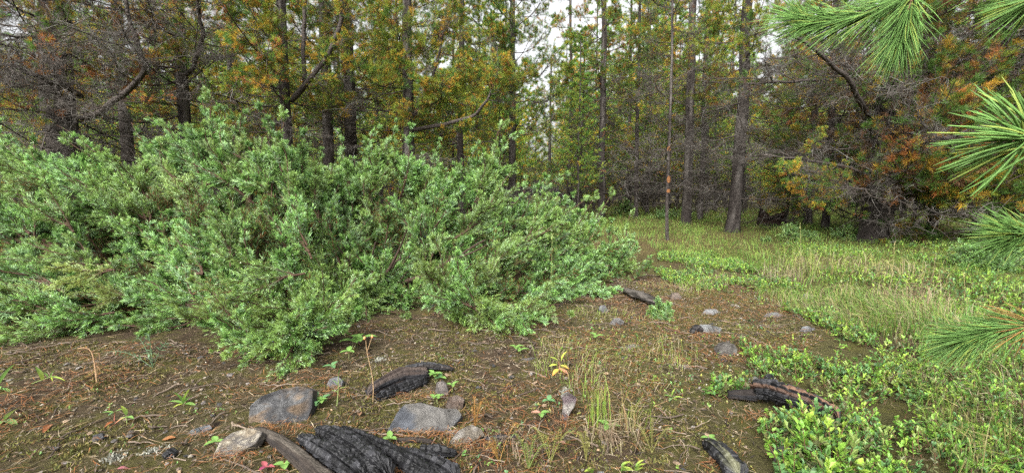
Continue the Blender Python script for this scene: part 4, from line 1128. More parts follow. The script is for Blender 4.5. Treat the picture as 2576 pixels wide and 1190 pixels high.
rock([(820, 968), (828, 950), (850, 944), (862, 955), (858, 972), (838, 976)], .6, .04, GREY, (.25, .245, .24), 'small smooth grey stone right of the tilted slab', 9)
rock([(462, 1092), (480, 1078), (528, 1064), (532, 1072), (500, 1092)], 1.1, .02, (.15, .175, .19), GREY, 'flat bluish slate chip on the soil at the left', 10)
rock([(228, 1106), (234, 1092), (256, 1086), (258, 1098), (240, 1110)], .8, .03, DGREY, (.15, .15, .16), 'small dark stone at the lower left', 11)
rock([(122, 1133), (130, 1120), (148, 1122), (146, 1134)], .8, .02, DGREY, (.14, .13, .13), 'tiny dark pebble in moss near the lower left corner', 12)
rock([(1806, 890), (1808, 865), (1822, 856), (1850, 862), (1858, 875), (1854, 895), (1830, 898)], .45, .07, (.23, .215, .19), (.16, .145, .13), 'blocky grey stone at the left tip of the bearberry', 13, .12)
rock([(1732, 836), (1738, 818), (1765, 812), (1800, 813), (1818, 820), (1810, 835), (1770, 840)], .8, .08, (.25, .255, .25), (.18, .175, .16), 'long flat grey stone half sunk in the bare soil', 14, .12)
rock([(1762, 788), (1775, 776), (1800, 774), (1816, 782), (1808, 792), (1780, 794)], .9, .07, (.30, .30, .30), (.22, .22, .21), 'pale rounded stone beyond the long flat one', 15, .12)
rock([(1532, 816), (1540, 800), (1556, 796), (1572, 806), (1566, 818)], .7, .06, (.21, .20, .19), (.15, .14, .13), 'grey stone beside the right end of the juniper', 16, .12)
rock([(1506, 778), (1510, 766), (1522, 765), (1532, 782), (1524, 788)], .6, .05, (.27, .27, .27), (.15, .15, .15), 'pale stone tucked under the juniper at its right end', 17, .12)
rock([(2016, 748), (2022, 737), (2040, 733), (2052, 742), (2044, 751)], .8, .08, (.32, .32, .32), (.24, .24, .23), 'pale stone among leaves, farthest from the viewer', 18, .12)
rock([(2012, 830), (2020, 819), (2038, 817), (2052, 826), (2044, 835)], .8, .07, (.24, .25, .26), (.17, .17, .17), 'rounded blue-grey stone at the edge of the bearberry mat', 19, .12)
rock([(1916, 796), (1930, 784), (1956, 782), (1974, 790), (1950, 798)], 1.0, .06, (.25, .25, .25), (.2, .2, .19), 'low flat stone sunk in soil near the leaves', 20, .12)
rock([(1884, 966), (1888, 950), (1900, 944), (1916, 952), (1912, 966)], .5, .04, (.40, .40, .37), (.24, .23, .21), 'whitish round stone above the charred log at the right', 21, .14)
rock([(1950, 1158), (1958, 1128), (1980, 1112), (2008, 1118), (2028, 1140), (2020, 1165), (1985, 1172)], .6, .07, (.165, .15, .135), (.11, .1, .09), 'grey-brown stone under the bearberry leaves at the bottom', 22, .12)
rock([(1570, 880), (1578, 868), (1600, 866), (1606, 874), (1590, 882)], .8, .04, (.30, .27, .23), (.22, .19, .16), 'small pale flat stone in the bare soil', 23, .1)
rock([(1310, 908), (1312, 898), (1345, 896), (1358, 902), (1352, 910)], 1.0, .03, (.19, .17, .155), (.13, .12, .11), 'flat brown stone under the juniper beside small leaves', 24, .1)
rock([(1690, 750), (1690, 735), (1706, 733), (1716, 746), (1708, 755)], .6, .06, (.26, .2, .16), (.2, .16, .13), 'reddish-grey stone by the bark slab at the juniper edge', 25, .1)
rock([(1495, 1195), (1502, 1184), (1518, 1183), (1526, 1195)], .7, .03, (.36, .36, .36), GREY, 'pale stone cut by the bottom edge of the view', 26, .1)

# ================================================================== charred wood
def splinter(path, rw, rh, c1, c2, seed, char=1.0, k=72, rings=120, cell=(.021, .019), sink=.35, c3=None):
    """a length of split, cracked wood lying along path [(px,py,lift)]; rw, rh: half width and half height at start, middle, end"""
    r = np.random.default_rng(seed)
    P = np.array([ground(p[0], p[1]) + np.array([0, 0, p[2]]) for p in path])
    t0 = np.linspace(0, 1, len(P)); t = np.linspace(0, 1, rings)
    Q = np.stack([np.interp(t, t0, P[:, i]) for i in range(3)], 1)
    for _ in range(6): Q[1:-1] = (Q[:-2] + 2 * Q[1:-1] + Q[2:]) / 4
    T = nrm(np.gradient(Q, axis=0)); S_ = nrm(np.cross(T, [0, 0, 1.])); U = np.cross(S_, T)
    W = np.interp(t, np.linspace(0, 1, len(rw)), rw); Hh = np.interp(t, np.linspace(0, 1, len(rh)), rh)
    a = np.arange(k) / k * 2 * math.pi
    A, TT = np.meshgrid(a, t)
    Ls = np.concatenate([[0], np.cumsum(np.linalg.norm(np.diff(Q, axis=0), axis=1))])
    SS = Ls[:, None] + 0 * A
    # cracked blocks: staggered cells, each a little proud, joints sunk
    cu = A * W.mean() / cell[1]; row = np.floor(cu)
    cv = SS / cell[0] + _hash(row.astype(int), row.astype(int) * 0 + 3, seed) * 5 + .35 * (vnoise(A * 3, SS * 40, seed) - .5)
    fu, fv = cu - row, cv - np.floor(cv)
    edge = np.minimum(np.minimum(fu, 1 - fu) * 1.3, np.minimum(fv, 1 - fv))
    h = _hash(row.astype(int), np.floor(cv).astype(int), seed + 1)
    blk = (np.clip(edge / .16, 0, 1) - .8) * .30 + (h - .5) * .20 + (_hash(row.astype(int) // 2, np.floor(cv * .4).astype(int), seed + 2) - .5) * .14
    grain = (fbm(A * 7 + seed, SS * 9, seed, 4) - .5) * .5
    lump = (fbm(np.cos(A) * 1.5 + SS * 12, np.sin(A) * 1.5 + SS * 3, seed + 4, 3) - .5) * .45
    rr = 1 + char * blk + grain * (1.25 - char) + lump
    jag = .02 + .10 * vnoise(A * 4.5, A * 0 + seed, seed + 12)
    taper = np.clip(np.minimum(t[:, None] / jag, (1 - t)[:, None] / jag), .08, 1) ** .6
    V = Q[:, None] + (S_[:, None] * (np.cos(A) * rr * W[:, None] * taper)[..., None]) + (U[:, None] * ((np.sin(A) * rr + sink) * Hh[:, None] * taper)[..., None])
    i = (np.arange(rings - 1)[:, None] * k + np.arange(k)[None]); j = np.arange(rings - 1)[:, None] * k + (np.arange(k)[None] + 1) % k
    F = np.stack([i, j, j + k, i + k], -1).reshape(-1, 4)
    q = np.clip((fbm(A.ravel() * 1.5, SS.ravel() * 8, seed + 6, 3) - .45) / .15, 0, 1)[:, None]
    C = np.array(c1) * (1 - q) + np.array(c2) * q
    if char > .55: C = C * (.4 + 1.5 * h.ravel()[:, None] ** 2) 
    if c3 is not None:
        q = np.clip((np.sin(A.ravel()) - .35) * 2, 0, 1)[:, None] * np.clip((fbm(A.ravel() * 2, SS.ravel() * 5, seed + 8, 2) - .42) / .1, 0, 1)[:, None]
        C = C * (1 - q) + np.array(c3) * q
    mb = MB(); mb.add(V, F, C, 0, char < .5)
    mb.f.append((np.array([tuple(range(k - 1, -1, -1))]), 0, False)); mb.f.append((np.array([tuple(range((rings - 1) * k, rings * k))]), 0, False))
    return mb
BLK = (.008, .008, .009); BLK2 = (.017, .017, .019); OLD = (.034, .027, .022); OLD2 = (.022, .018, .016)
L1 = empty('charred_log', ground(850, 1150), 'large split log of black cracked charcoal at the bottom of the view', 'log')
def piece(parent, mb, name, m):
    o = mb.build(name, m)
    o.parent = parent; o.matrix_parent_inverse = Matrix.Translation(-parent.location)
    return o
o = piece(L1, splinter([(638, 1090, .012), (680, 1112, .016), (735, 1155, .018), (790, 1205, .018), (850, 1260, .018)], [.012, .021, .024], [.009, .014, .016], OLD, OLD2, 11, .3, c3=(.075, .064, .052)), 'weathered_slab', M_OLDWOOD)
o['label'] = 'brown-grey weathered slab with a frayed end'
for k, (pth, w_, h_) in enumerate([
        ([(752, 1112, .012), (800, 1148, .022), (860, 1192, .025), (930, 1250, .025)], [.014, .024, .026], [.014, .026, .028]),
        ([(797, 1096, .014), (840, 1128, .028), (905, 1175, .032), (985, 1250, .032)], [.012, .025, .028], [.014, .03, .032]),
        ([(858, 1088, .012), (905, 1122, .022), (970, 1155, .022), (1060, 1208, .02), (1110, 1245, .02)], [.008, .018, .022], [.011, .022, .022]),
        ([(985, 1152, .015), (1040, 1172, .02), (1110, 1205, .02), (1150, 1230, .02)], [.012, .022, .024], [.012, .022, .022])]):
    piece(L1, splinter(pth, w_, h_, BLK, BLK2, 20 + k, 1.0), 'charcoal_ridge', M_CHAR)
L2 = empty('charred_branch', ground(1030, 980), 'dark weathered branch with a burnt fork lying right of the tilted slab', 'log')
piece(L2, splinter([(925, 1000, .01), (965, 985, .02), (1010, 968, .025), (1060, 958, .02), (1080, 955, .02)], [.02, .034, .022], [.02, .03, .02], (.034, .025, .021), BLK2, 31, .35, c3=(.065, .05, .042)), 'weathered_wood', M_OLDWOOD)
piece(L2, splinter([(1015, 952, .03), (1060, 944, .035), (1110, 938, .02), (1142, 936, .01)], [.012, .016, .008], [.012, .014, .007], BLK2, OLD2, 32, .6), 'burnt_fork', M_CHAR)
piece(L2, splinter([(945, 1008, .005), (1000, 992, .008), (1050, 975, .012), (1078, 962, .012)], [.012, .02, .014], [.014, .022, .014], BLK, BLK2, 33, .8), 'charcoal_ridge', M_CHAR)
L3 = empty('charred_log', ground(1960, 1040), 'short black charred log with a knob lying in the bearberry leaves', 'log')
piece(L3, splinter([(1890, 1005, .03), (1935, 1020, .045), (1990, 1040, .045), (2055, 1062, .04), (2108, 1080, .03)], [.03, .035, .034, .03], [.03, .034, .032, .024], BLK, BLK2, 41, .8, c3=(.13, .07, .042), cell=(.03, .007)), 'trunk_section', M_CHAR)
piece(L3, splinter([(1828, 1002, .01), (1860, 1006, .015), (1900, 1010, .015)], [.012, .02, .02], [.012, .016, .02], OLD2, BLK2, 42, .3), 'weathered_end', M_OLDWOOD)
piece(L3, splinter([(1925, 1022, .03), (1932, 1000, .06), (1936, 992, .075)], [.026, .018, .01], [.026, .018, .01], BLK, BLK2, 43, .7, rings=30, sink=0), 'knob', M_CHAR)
L4 = splinter([(1775, 1128, .01), (1800, 1150, .02), (1830, 1180, .02), (1860, 1220, .02)], [.016, .026, .028], [.014, .022, .024], BLK, BLK2, 51, .7, c3=(.1, .1, .06))
tag(L4.build('charred_chunk', M_CHAR), 'jagged black charcoal chunk at the bottom, left of the grey-brown stone', 'log')
tag(splinter([(1055, 1140, .012), (1085, 1148, .016), (1120, 1150, .012), (1150, 1148, .006)], [.012, .016, .01], [.01, .014, .008], BLK, BLK2, 52, 1.0).build('charcoal_chip', M_CHAR), 'black cracked charcoal chip right of the large burnt log', 'charcoal')
tag(splinter([(990, 1112, .004), (1040, 1112, .006), (1092, 1116, .005)], [.006, .008, .006], [.006, .008, .006], OLD, OLD2, 53, .2, 12, 40).build('dead_stick', M_OLDWOOD), 'brown stick lying below the blue-grey stone', 'stick')
tag(splinter([(1218, 1112, .004), (1255, 1106, .006), (1300, 1104, .005)], [.008, .01, .007], [.007, .008, .006], BLK2, OLD2, 54, .5, 12, 40).build('burnt_stick', M_CHAR), 'blackened stick right of the pale lichen-stained stone', 'stick')
L6 = splinter([(1572, 738, .02), (1600, 752, .03), (1640, 765, .02), (1665, 770, .01)], [.03, .05, .03], [.015, .02, .012], (.03, .026, .022), (.085, .075, .065), 55, .2)
tag(L6.build('bark_slab', M_OLDWOOD), 'curved grey slab of bark at the right end of the juniper', 'bark')
tag(splinter([(412, 1158, .005), (428, 1150, .01), (446, 1148, .006)], [.008, .014, .008], [.008, .012, .006], BLK, BLK2, 56, .8, 14, 30).build('charcoal_chip', M_CHAR), 'small black charcoal chip near the lower left grey lichen', 'charcoal')
tag(splinter([(1740, 842, .01), (1752, 836, .02), (1768, 838, .01)], [.012, .02, .012], [.01, .016, .01], BLK2, OLD2, 57, .6, 14, 30).build('charcoal_chip', M_CHAR), 'dark charcoal chip lying against the long flat grey stone', 'charcoal')

# ================================================================== small plants
def leaf_mesh(mb, base, d, length, width, col, tipcol=None, fold=.25, arch=.25, up=(0, 0, 1.), mi=0, teeth=0):
    """one leaf blade from base along d"""
    d = nrm(np.asarray(d, float)); x = nrm(np.cross(d, up)); z = np.cross(x, d)
    n = 9
    t = np.linspace(0, 1, n)
    prof = np.sin(np.pi * t ** .85) ** .8 * (1 - .15 * t); prof[0] = .06; prof[-1] = .02
    V, C = [], []
    col = np.array(col); tipcol = col if tipcol is None else np.array(tipcol)
    for i in range(n):
        c = np.asarray(base) + d * length * t[i] - z * arch * length * t[i] ** 2
        w_ = prof[i] * width / 2
        if teeth and i % 2: w_ *= .86
        for s_ in (-1, -.5, 0, .5, 1):
            V.append(c + x * s_ * w_ + z * (abs(s_) * fold * w_ * 1.2))
            C.append((col * (1 - t[i]) + tipcol * t[i]) * (1.12 if s_ == 0 else 1))
    F = [(i * 5 + k, i * 5 + k + 1, i * 5 + k + 6, i * 5 + k + 5) for i in range(n - 1) for k in range(4)]
    mb.add(np.array(V), np.array(F), np.array(C), mi)
LG = (.17, .31, .075); BG = (.12, .25, .10); YG = (.40, .47, .08); PINK = (.52, .14, .12); OR = (.55, .24, .07)
def plant(name, px, py, label, leaves, stem=None, stemcol=(.16, .2, .07), cat='plant'):
    """leaves: (dx, dz, lean toward viewer, length, width, colour, tip colour, attach height) in metres about the base"""
    g = ground(px, py)
    o = empty(name, g, label, cat)
    if stem:
        mb = MB(); P = np.array(stem, float)
        t = np.linspace(0, 1, len(P)); tt = np.linspace(0, 1, 14)
        Q = np.stack([np.interp(tt, t, P[:, k]) for k in range(3)], 1)
        for _ in range(2): Q[1:-1] = (Q[:-2] + 2 * Q[1:-1] + Q[2:]) / 4
        mb.tubes(Q, np.linspace(.0019, .0011, 14), np.array(stemcol), 6); mb.build('stem', M_WOOD, o)
    for lf in leaves:
        dx, dz, dy, ln, wd, c, tc, (bx, bz) = lf
        mb = MB(); d = np.array([dx, dy, dz])
        b = np.array([bx, 0, bz])
        if bz > .012 or True:
            pass
        leaf_mesh(mb, b, d, ln, wd, c, tc)
        mb.build('leaf', M_LEAF, o)
    return o
z0 = (0, .004)
plant('rosette_plant', 462, 1018, 'bright green rosette of five oval leaves on the mossy soil at the left', [(-.9, .55, -.2, .045, .017, LG, None, z0), (-.25, .95, -.1, .05, .018, LG, None, z0), (.2, 1, 0, .06, .02, LG, YG, z0), (.6, .8, -.2, .055, .018, LG, None, z0), (1, .25, -.3, .055, .019, LG, None, z0), (-.7, .1, -.6, .03, .012, YG, None, z0)])
plant('herb_seedling', 320, 1068, 'three-leaved seedling with one pink leaf at the lower left', [(-.2, .9, 0, .034, .016, LG, YG, (0, .03)), (.9, .2, -.3, .03, .015, LG, None, (0, .025)), (-.7, -.2, -.4, .034, .016, LG, PINK, (0, .025))], [(0, 0, 0), (0, 0, .03)])
plant('herb_seedling', 288, 1060, 'small pale seedling left of the one with a pink leaf', [(.8, .5, 0, .03, .010, LG, None, (0, .03)), (-.8, .3, -.2, .03, .009, LG, None, (0, .03)), (0, .2, -.9, .02, .008, BG, None, (0, .03))], [(0, 0, 0), (.003, 0, .03)], (.3, .12, .08))
plant('broad_leaved_plant', 12, 1060, 'plant with a long reddish-green upright leaf cut by the left edge', [(.75, .9, -.1, .075, .022, LG, (.3, .3, .1), z0), (1, .1, -.3, .06, .022, BG, LG, z0), (.2, .1, -1, .05, .02, LG, None, z0)])
plant('broad_leaved_plant', 2, 985, 'green leaves peeping in at the left edge below the juniper', [(.5, 1, 0, .09, .02, LG, None, (0, .03)), (.9, .1, -.2, .05, .014, LG, None, (0, .01)), (.3, -.1, -.6, .05, .018, LG, None, (0, .02))])
plant('lobed_plant', 80, 965, 'slender stem with a yellow-green upright leaf and narrow lobes at the left', [(-.15, 1, 0, .055, .019, YG, LG, (.04, .012)), (1, .12, -.2, .07, .010, LG, YG, (.065, .026)), (.35, 1, 0, .028, .008, LG, None, (.07, .026)), (-.3, .8, 0, .022, .007, LG, None, (.06, .024)), (.5, -.5, -.2, .018, .006, YG, None, (.07, .026))], [(0, 0, 0), (.03, 0, .012), (.07, 0, .026)])
def pinnate(px, py, label, stems, col):
    g = ground(px, py); o = empty('feathery_plant', g, label, 'plant')
    for (ex, ez, ey, n, ll, lw) in stems:
        t = np.linspace(0, 1, 10)[:, None]
        P = np.array([ex, ey, 0]) * t + np.array([0, 0, 1]) * ez * np.sin(t * 1.9) / math.sin(1.9)
        mb = MB(); mb.tubes(P, np.linspace(.0014, .0008, 10), np.array(col) * .8, 4)
        for k in range(n):
            f = .3 + .7 * k / n; i = int(f * 8)
            T = nrm(P[i + 1] - P[i]); c = P[i] + (P[i + 1] - P[i]) * (f * 8 - i)
            sd_ = nrm(np.cross(T, [0, 1, .2]))
            for s_ in (-1, 1): leaf_mesh(mb, c, T * .7 + sd_ * s_, ll * (1.1 - .5 * f), lw, np.array(col) * random.uniform(.85, 1.15), fold=.1)
        leaf_mesh(mb, P[-1], P[-1] - P[-2], ll * .8, lw, col, fold=.1)
        mb.build('frond', M_LEAF, o)
    return o
pinnate(385, 925, 'grey-green plant with narrow toothed leaflets at the foot of the juniper', [(-.16, .07, -.02, 6, .03, .006), (-.08, .11, .02, 5, .028, .006), (-.01, .13, 0, 5, .028, .007), (.06, .09, .02, 4, .026, .006), (.02, .07, -.04, 4, .02, .006)], (.15, .25, .13))
for i, (px, py, c, lab) in enumerate([(1330, 1180, (.2, .26, .07), 'feathery yarrow leaves at the bottom, right of the burnt stick'), (1255, 1165, (.34, .2, .06), 'orange-brown feathery yarrow fronds at the bottom centre'), (1385, 1165, (.24, .25, .07), 'small feathery yarrow fronds below the upright pale stone'), (1475, 1160, (.27, .26, .08), 'yellowish feathery yarrow fronds under the dry grass tuft'), (1640, 1140, (.25, .24, .08), 'arching feathery yarrow frond right of the dry grass'), (1195, 1075, (.38, .2, .06), 'rusty feathery frond behind the pale lichen-stained stone')]):
    q = random.Random(i + 70)
    pinnate(px, py, lab, [(q.uniform(-.06, .06), q.uniform(.05, .10), q.uniform(-.03, .03), 12, .0085, .0022) for _ in range(4)], c)
def trefoil(px, py, label, scale, cols, n=1, seed=0, h=.03):
    q = random.Random(seed); g = ground(px, py)
    o = empty('strawberry_plant', g, label, 'plant')
    for k in range(n):
        bx, by = (q.uniform(-.03, .03) * scale, q.uniform(-.02, .02) * scale) if k else (0, 0)
        hh = h * q.uniform(.7, 1.3)
        mb = MB(); mb.tubes(np.array([[0, 0, 0], [bx * .5, by * .5, hh * .7], [bx, by, hh]]), np.array([.0012, .001, .0009]), np.array([.2, .22, .09]), 4); mb.build('stem', M_WOOD, o)
        a0 = q.uniform(0, 6.28)
        for j in range(3):
            a = a0 + j * 2.09 + q.uniform(-.2, .2)
            c = cols[q.randrange(len(cols))]
            mb = MB(); leaf_mesh(mb, (bx, by, hh), (math.cos(a), math.sin(a) * .7 - .25, .35), .030 * scale * q.uniform(.85, 1.15), .022 * scale, c, None, .2, .3, teeth=1); mb.build('leaflet', M_LEAF, o)
trefoil(888, 878, 'large toothed strawberry leaves under the juniper, right of its low bough', 1.9, [LG, (.14, .27, .06)], 2, 1, .05)
trefoil(878, 905, 'bright trefoil strawberry leaf below the large toothed leaves', 1.2, [LG], 1, 2, .03)
trefoil(835, 930, 'blue-green strawberry leaf behind the small smooth grey stone', 1.1, [BG], 1, 3, .02)
trefoil(800, 1030, 'cluster of small strawberry leaves at the right side of the tilted slab', 1.0, [BG, LG], 4, 4, .03)
trefoil(1095, 965, 'pale strawberry leaves at the end of the burnt fork', .9, [LG, BG], 3, 5, .035)
trefoil(1100, 1015, 'small round strawberry leaves above the blue-grey stone', .7, [LG], 2, 6, .02)
trefoil(1138, 985, 'strawberry leaf right of the small brown stone', .8, [LG], 1, 7, .03)
trefoil(982, 1118, 'single light green strawberry leaf above the brown stick', .9, [LG], 1, 8, .025)
trefoil(1310, 890, 'strawberry leaves on the flat brown stone under the juniper', 1.1, [LG, BG], 2, 9, .02)
trefoil(1360, 1055, 'pink and green strawberry leaf left of the upright pale stone', 1.0, [(.45, .25, .18), LG], 1, 10, .02)
trefoil(1380, 1020, 'small pale trefoil just left of the upright stone top', .9, [BG], 1, 11, .02)
trefoil(1532, 1080, 'green strawberry leaf at the foot of the upright grass tuft', 1.2, [LG], 1, 12, .012)
trefoil(1500, 858, 'narrow light green leaves at the right front of the juniper', 1.2, [LG, YG], 1, 13, .03)
trefoil(670, 1185, 'pink leaves at the bottom left of the burnt log', .7, [(.34, .09, .1), (.3, .06, .12)], 1, 15, .01)
trefoil(715, 1180, 'pale green pointed leaves beside the pink ones at the bottom', 1.0, [YG, LG], 1, 16, .015)
trefoil(1785, 1110, 'small green trefoil left of the jagged charcoal chunk', .8, [LG], 1, 17, .01)
trefoil(545, 1130, 'green leaf growing on the cream mottled stone', .9, [LG], 1, 18, .03)
g_ = ground(700, 0.0 + 1190)
plant('seedling', 1405, 938, 'bright yellow-green seedling with pink-tinged lower leaves in the centre', [(.25, 1, 0, .048, .028, YG, (.45, .5, .1), (.01, .045)), (-.6, .6, -.1, .04, .024, (.36, .47, .08), YG, (.0, .045)), (-.9, .15, -.2, .034, .02, YG, None, (-.005, .032)), (.7, .1, -.5, .04, .022, YG, OR, (.005, .03)), (.8, -.1, -.5, .045, .026, (.5, .3, .14), (.5, .22, .16), (0, .018)), (-.6, -.1, -.7, .042, .022, (.5, .46, .08), OR, (0, .016)), (.9, -.3, -.2, .035, .02, YG, OR, (0, .012))], [(0, 0, 0), (.004, 0, .02), (0, 0, .048)], (.3, .16, .08))
plant('slim_herb', 850, 1020, 'slim upright herb with narrow alternating leaves right of the slab', [(.05, 1, 0, .045, .009, LG, None, (.005, .095)), (.6, .8, 0, .03, .006, LG, None, (.004, .075)), (-.5, .8, 0, .028, .006, LG, None, (.004, .068)), (.8, .5, 0, .028, .006, LG, None, (.003, .055)), (-.8, .5, 0, .024, .005, LG, None, (.003, .045))], [(-.003, 0, 0), (.003, 0, .05), (.005, 0, .1)])
plant('rosette_plant', 835, 1100, 'small rosette with one tall reddish upright leaf above the burnt log', [(.02, 1, 0, .075, .013, (.35, .28, .09), (.3, .3, .08), (.003, .01)), (.9, .2, -.3, .032, .014, LG, None, z0), (.7, .5, -.1, .03, .012, LG, None, z0), (-.8, .4, -.2, .03, .013, LG, None, z0), (-.4, .7, -.1, .032, .012, BG, None, z0), (.2, .1, -.9, .026, .012, LG, None, z0), (-.6, 0, -.6, .026, .012, LG, None, z0)])
mb = MB(); leaf_mesh(mb, ground(818, 1108) + np.array([0, 0, .02]), (.9, -.35, .1), .026, .022, (.6, .09, .08), (.62, .16, .14), .15)
tag(mb.build('red_leaf', M_LEAF), 'single bright red leaf at the upper edge of the burnt log', 'leaf')
plant('sprout', 1690, 1005, 'small sprout of pale oval leaves right of the leaning brown grass', [(.15, 1, 0, .03, .013, LG, YG, (0, .012)), (-.8, .5, 0, .028, .011, LG, None, (0, .008)), (.9, .3, -.2, .032, .012, LG, YG, (.006, .008)), (.6, -.1, -.5, .03, .011, LG, None, (0, .006)), (-.5, .1, -.6, .025, .01, BG, None, (0, .006))])
for i, (px, py, lab) in enumerate([(1562, 1192, 'pair of upright green sprouts at the bottom, under the dry grass'), (1598, 1194, 'upright green sprout at the bottom, right of the sprout pair'), (1660, 1196, 'single oval green leaf standing at the bottom edge'), (1490, 1200, 'low green leaves cut by the bottom edge, left of the sprout pair')]):
    q = random.Random(i + 5)
    plant('sprout', px, py, lab, [(q.uniform(-.9, .9), q.uniform(.3, 1), q.uniform(-.5, .1), q.uniform(.024, .034), q.uniform(.010, .013), LG, YG, (0, .006 + .004 * k)) for k in range(1 if i == 2 else 5)])
# stalk with two dry buds
g = ground(938, 1010); o = empty('dry_stalk', g, 'thin dry stalk with two orange seed buds standing right of the slab', 'plant')
topz = at(930, 850, g[1])[2] - g[2]
mb = MB(); t = np.linspace(0, 1, 12)[:, None]
P = np.array([[-.012, 0, topz * .96]]) * t + np.array([[.006, 0, 0]]) * np.sin(t * 5)
mb.tubes(P, np.linspace(.0014, .0009, 12), np.array([.33, .22, .12]), 5)
mb.tubes(np.array([P[-3, :], P[-2] + [.012, 0, .008], P[-1] + [.020, 0, .01]]), np.array([.001, .0009, .0008]), np.array([.33, .22, .12]), 4)
mb.build('stem', M_WOOD, o)
for c in (P[-1] + [-.004, 0, .008], P[-1] + [.021, 0, .013]):
    mb = MB(); mb.tmpl(ICO_V, ICO_F, np.array([c]), rots(1, .3), np.array([[.0045, .0045, .007]]), np.array([[.5, .22, .09]]), 0, True); mb.build('bud', M_BERRY, o)
# curled dead stem at the left
g = ground(244, 962); o = empty('withered_plant', g, 'withered brown stem with a curled drooping top at the left', 'plant')
for pts, r_ in (([(0, 0, 0), (-.002, 0, .05), (-.004, 0, .09), (-.012, 0, .125), (-.03, -.01, .135), (-.05, -.01, .13)], .0026), ([(0, 0, .02), (.012, -.005, .06), (.03, -.01, .095), (.022, -.01, .115), (.006, -.01, .112)], .0014), ([(0, 0, .03), (.01, -.01, .07), (.022, -.01, .06), (.026, -.012, .045)], .0012)):
    P = np.array(pts); t = np.linspace(0, 1, len(P)); tt = np.linspace(0, 1, 18)
    Q = np.stack([np.interp(tt, t, P[:, k]) for k in range(3)], 1)
    for _ in range(3): Q[1:-1] = (Q[:-2] + 2 * Q[1:-1] + Q[2:]) / 4
    mb = MB(); mb.tubes(Q, np.linspace(r_, r_ * .6, 18), np.array([.25, .16, .09]), 5); mb.build('stem', M_WOOD, o)
# tall thin grass stalks and dark seed stems in the meadow
for i, (px, py, ptop, lean, c, lab) in enumerate([(1375, 770, 590, .02, (.3, .36, .12), 'single pale grass stalk rising in front of the juniper'), (2228, 760, 610, .02, (.35, .3, .14), 'tall thin straw stalk in the meadow near the black trunk'), (2008, 690, 560, .0, (.3, .3, .12), 'tall thin stalk standing left of the arching straw tuft'), (2325, 760, 640, .03, (.25, .17, .12), 'reddish thin stalk leaning in the grass at the right'), (2420, 780, 690, .0, (.4, .33, .16), 'short yellow stalk in grass at the right'), (2575, 1110, 870, -.03, (.09, .06, .04), 'thin dark twig standing at the right edge')]):
    g = ground(px, py); hz = at(px, ptop, g[1])[2] - g[2]
    t = np.linspace(0, 1, 10)[:, None]
    mb = MB(); mb.tubes(np.array([[lean * 2, 0, hz]]) * t + np.array([[.01, 0, 0]]) * np.sin(t * 4), np.linspace(.0016, .0009, 10) * max(1, g[1] / 2.5), np.array(c), 4)
    n = 10; zz = RNG.uniform(.86, 1, n) * hz
    A = np.stack([lean * 2 * zz / hz - .008, 0 * zz, zz], 1)
    mb.ribbons(A, A + np.stack([RNG.normal(size=n) * .006, RNG.normal(size=n) * .006, np.full(n, .014)], 1), .003, np.array(c) * 1.1)
    o = mb.build('dry_stalk', M_GRASS); o.location = Vector(g); tag(o, lab, 'stalk')
# fallen leaves
for i, (px, py, ln, c, lab) in enumerate([(905, 1045, .04, (.42, .24, .14), 'curled tan dead leaf right of the slab'), (275, 1072, .03, (.5, .17, .06), 'orange curled leaf on the left soil'), (120, 1082, .05, (.4, .15, .06), 'long rusty leaf flake at the left'), (420, 1112, .05, (.5, .22, .08), 'orange dead leaf left of the slate chip'), (1010, 975, .03, (.3, .16, .09), 'brown leaf on the charred branch'), (812, 882, .03, (.6, .36, .12), 'pale orange leaf hanging by the low juniper bough'), (1660, 1110, .03, (.4, .25, .13), 'tan leaf below the leaning brown grass'), (1940, 1155, .035, (.42, .17, .1), 'rust-red leaf left of the grey-brown stone'), (310, 1185, .03, (.5, .17, .2), 'pink leaf at the bottom left edge'), (1410, 1120, .035, (.35, .2, .13), 'brown leaf under the upright pale stone'), (2190, 1080, .025, (.55, .4, .14), 'yellow leaf fallen on the bearberry'), (160, 1012, .02, (.45, .2, .09), 'small orange leaf below the left juniper')]):
    g = ground(px, py); a = random.uniform(0, 6.28); c = np.array(c) * .6; ln *= .85
    mb = MB(); leaf_mesh(mb, np.array([-.5 * ln * math.cos(a), -.5 * ln * math.sin(a), .008]), (math.cos(a), math.sin(a), .12), ln, ln * .5, c, np.array(c) * .8, .5, .3)
    o = mb.build('fallen_leaf', M_LEAF); o.location = Vector(g); tag(o, lab, 'leaf')

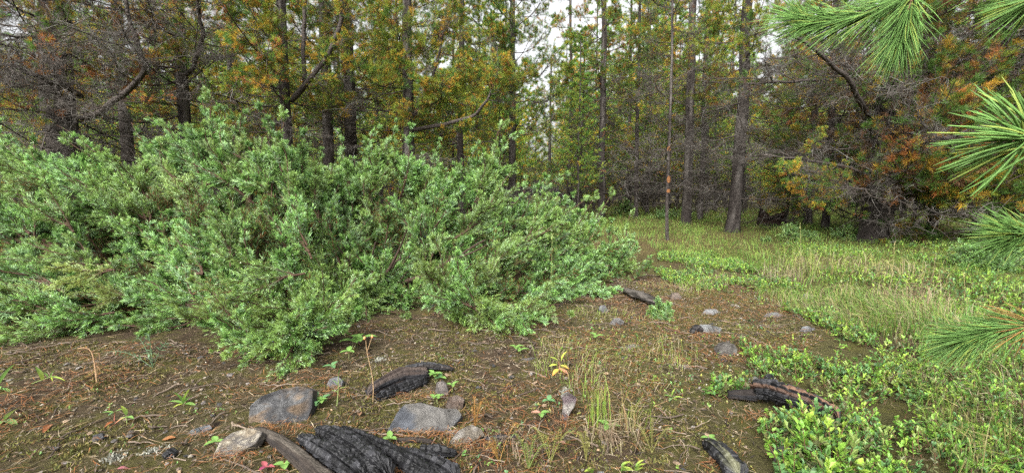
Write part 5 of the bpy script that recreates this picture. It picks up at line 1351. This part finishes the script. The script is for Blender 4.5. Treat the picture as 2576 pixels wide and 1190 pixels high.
# ================================================================== near pine boughs at the right
PX, PY_ = 1.15, .42
YP = empty('young_pine', (PX, PY_, float(gz(PX, PY_))), 'young pine whose fresh green needle boughs reach in from the right edge', 'tree')
mb = MB(); zz = np.linspace(-.05, 2.2, 20)
mb.tubes(np.stack([.01 * np.sin(zz * 3), 0 * zz, zz], 1), np.linspace(.028, .012, 20), np.array([.11, .085, .065]), 10); mb.build('trunk', M_BARK, YP)
def near_bough(path, nlen, n, seed, inner=.0, ang=.62, col=(.12, .235, .055), wd=.0013, part=.5, jit=.24):
    """path: (px,py,depth) from the tip inwards; then on to the trunk"""
    global RNG
    RNG = np.random.default_rng(seed)
    P = np.array([at(*p) for p in path])
    P = np.concatenate([P, [[PX, PY_, P[-1][2] - .12]]])
    t = np.linspace(0, 1, len(P)); tt = np.linspace(0, 1, 40)
    Q = np.stack([np.interp(tt, t, P[:, k]) for k in range(3)], 1)
    for _ in range(3): Q[1:-1] = (Q[:-2] + 2 * Q[1:-1] + Q[2:]) / 4
    Q -= np.array(YP.location)
    mb = MB(); mb.tubes(Q, np.linspace(.0016, .005, 40), np.array([.14, .085, .045]), 7)
    b = mb.build('bough', M_WOOD, YP)
    mb = MB()
    A, T, u = sample(Q[None], n, 0, part)
    T = -T
    D = spread(T, ang - .35 * (u < .015), jit)
    ln = nlen * RNG.uniform(.8, 1.12, n)
    N = n
    s_ = np.linspace(0, 1, 5)[None, :, None]
    sag = np.stack([RNG.normal(size=N) * .08, RNG.normal(size=N) * .08, RNG.normal(size=N) * .06 - .08], 1)
    NP = A[:, None] + D[:, None] * s_ * ln[:, None, None] + T[:, None] * .14 * s_ ** 2 * ln[:, None, None] + sag[:, None] * s_ ** 2 * ln[:, None, None]
    R = np.tile(np.array([.7, 1, 1, .9, .25]), (N, 1)) * wd * .5
    c = np.array(col) * RNG.uniform(.75, 1.35, (N, 1))
    yel = (RNG.random(N) < .12)[:, None]
    c = np.where(yel, np.array([.26, .34, .07]), c)
    if inner:
        old = ((u / part > 1 - inner) & (RNG.random(N) < .75))[:, None]
        c = np.where(old, np.array([.36, .2, .06]) * RNG.uniform(.6, 1.2, (N, 1)), c)
    mb.tubes(NP, R, c, 3)
    nn = mb.build('needles', M_FRESH, b); nn['kind'] = 'stuff'
near_bough([(2005, 48, .80), (2060, 56, .79), (2125, 56, .78), (2190, 38, .76), (2260, 5, .74), (2330, -40, .72)], .058, 600, 1, part=.84, ang=.62)
near_bough([(2262, 95, .70), (2275, 60, .70), (2288, 20, .70), (2300, -30, .71)], .056, 420, 2, part=.78, ang=.42)
near_bough([(2590, 5, .62), (2640, -20, .6)], .05, 130, 3, part=.5, ang=.6)
near_bough([(2552, 345, .43), (2610, 350, .42), (2680, 370, .40)], .058, 105, 4, part=.5, ang=.95, wd=.0021, jit=.38)
near_bough([(2545, 590, .55), (2600, 592, .55), (2680, 600, .54)], .046, 260, 5, part=.6, ang=.6)
near_bough([(2415, 855, .66), (2470, 842, .65), (2540, 826, .64), (2620, 815, .62)], .052, 430, 6, inner=.15, part=.78, ang=.55)
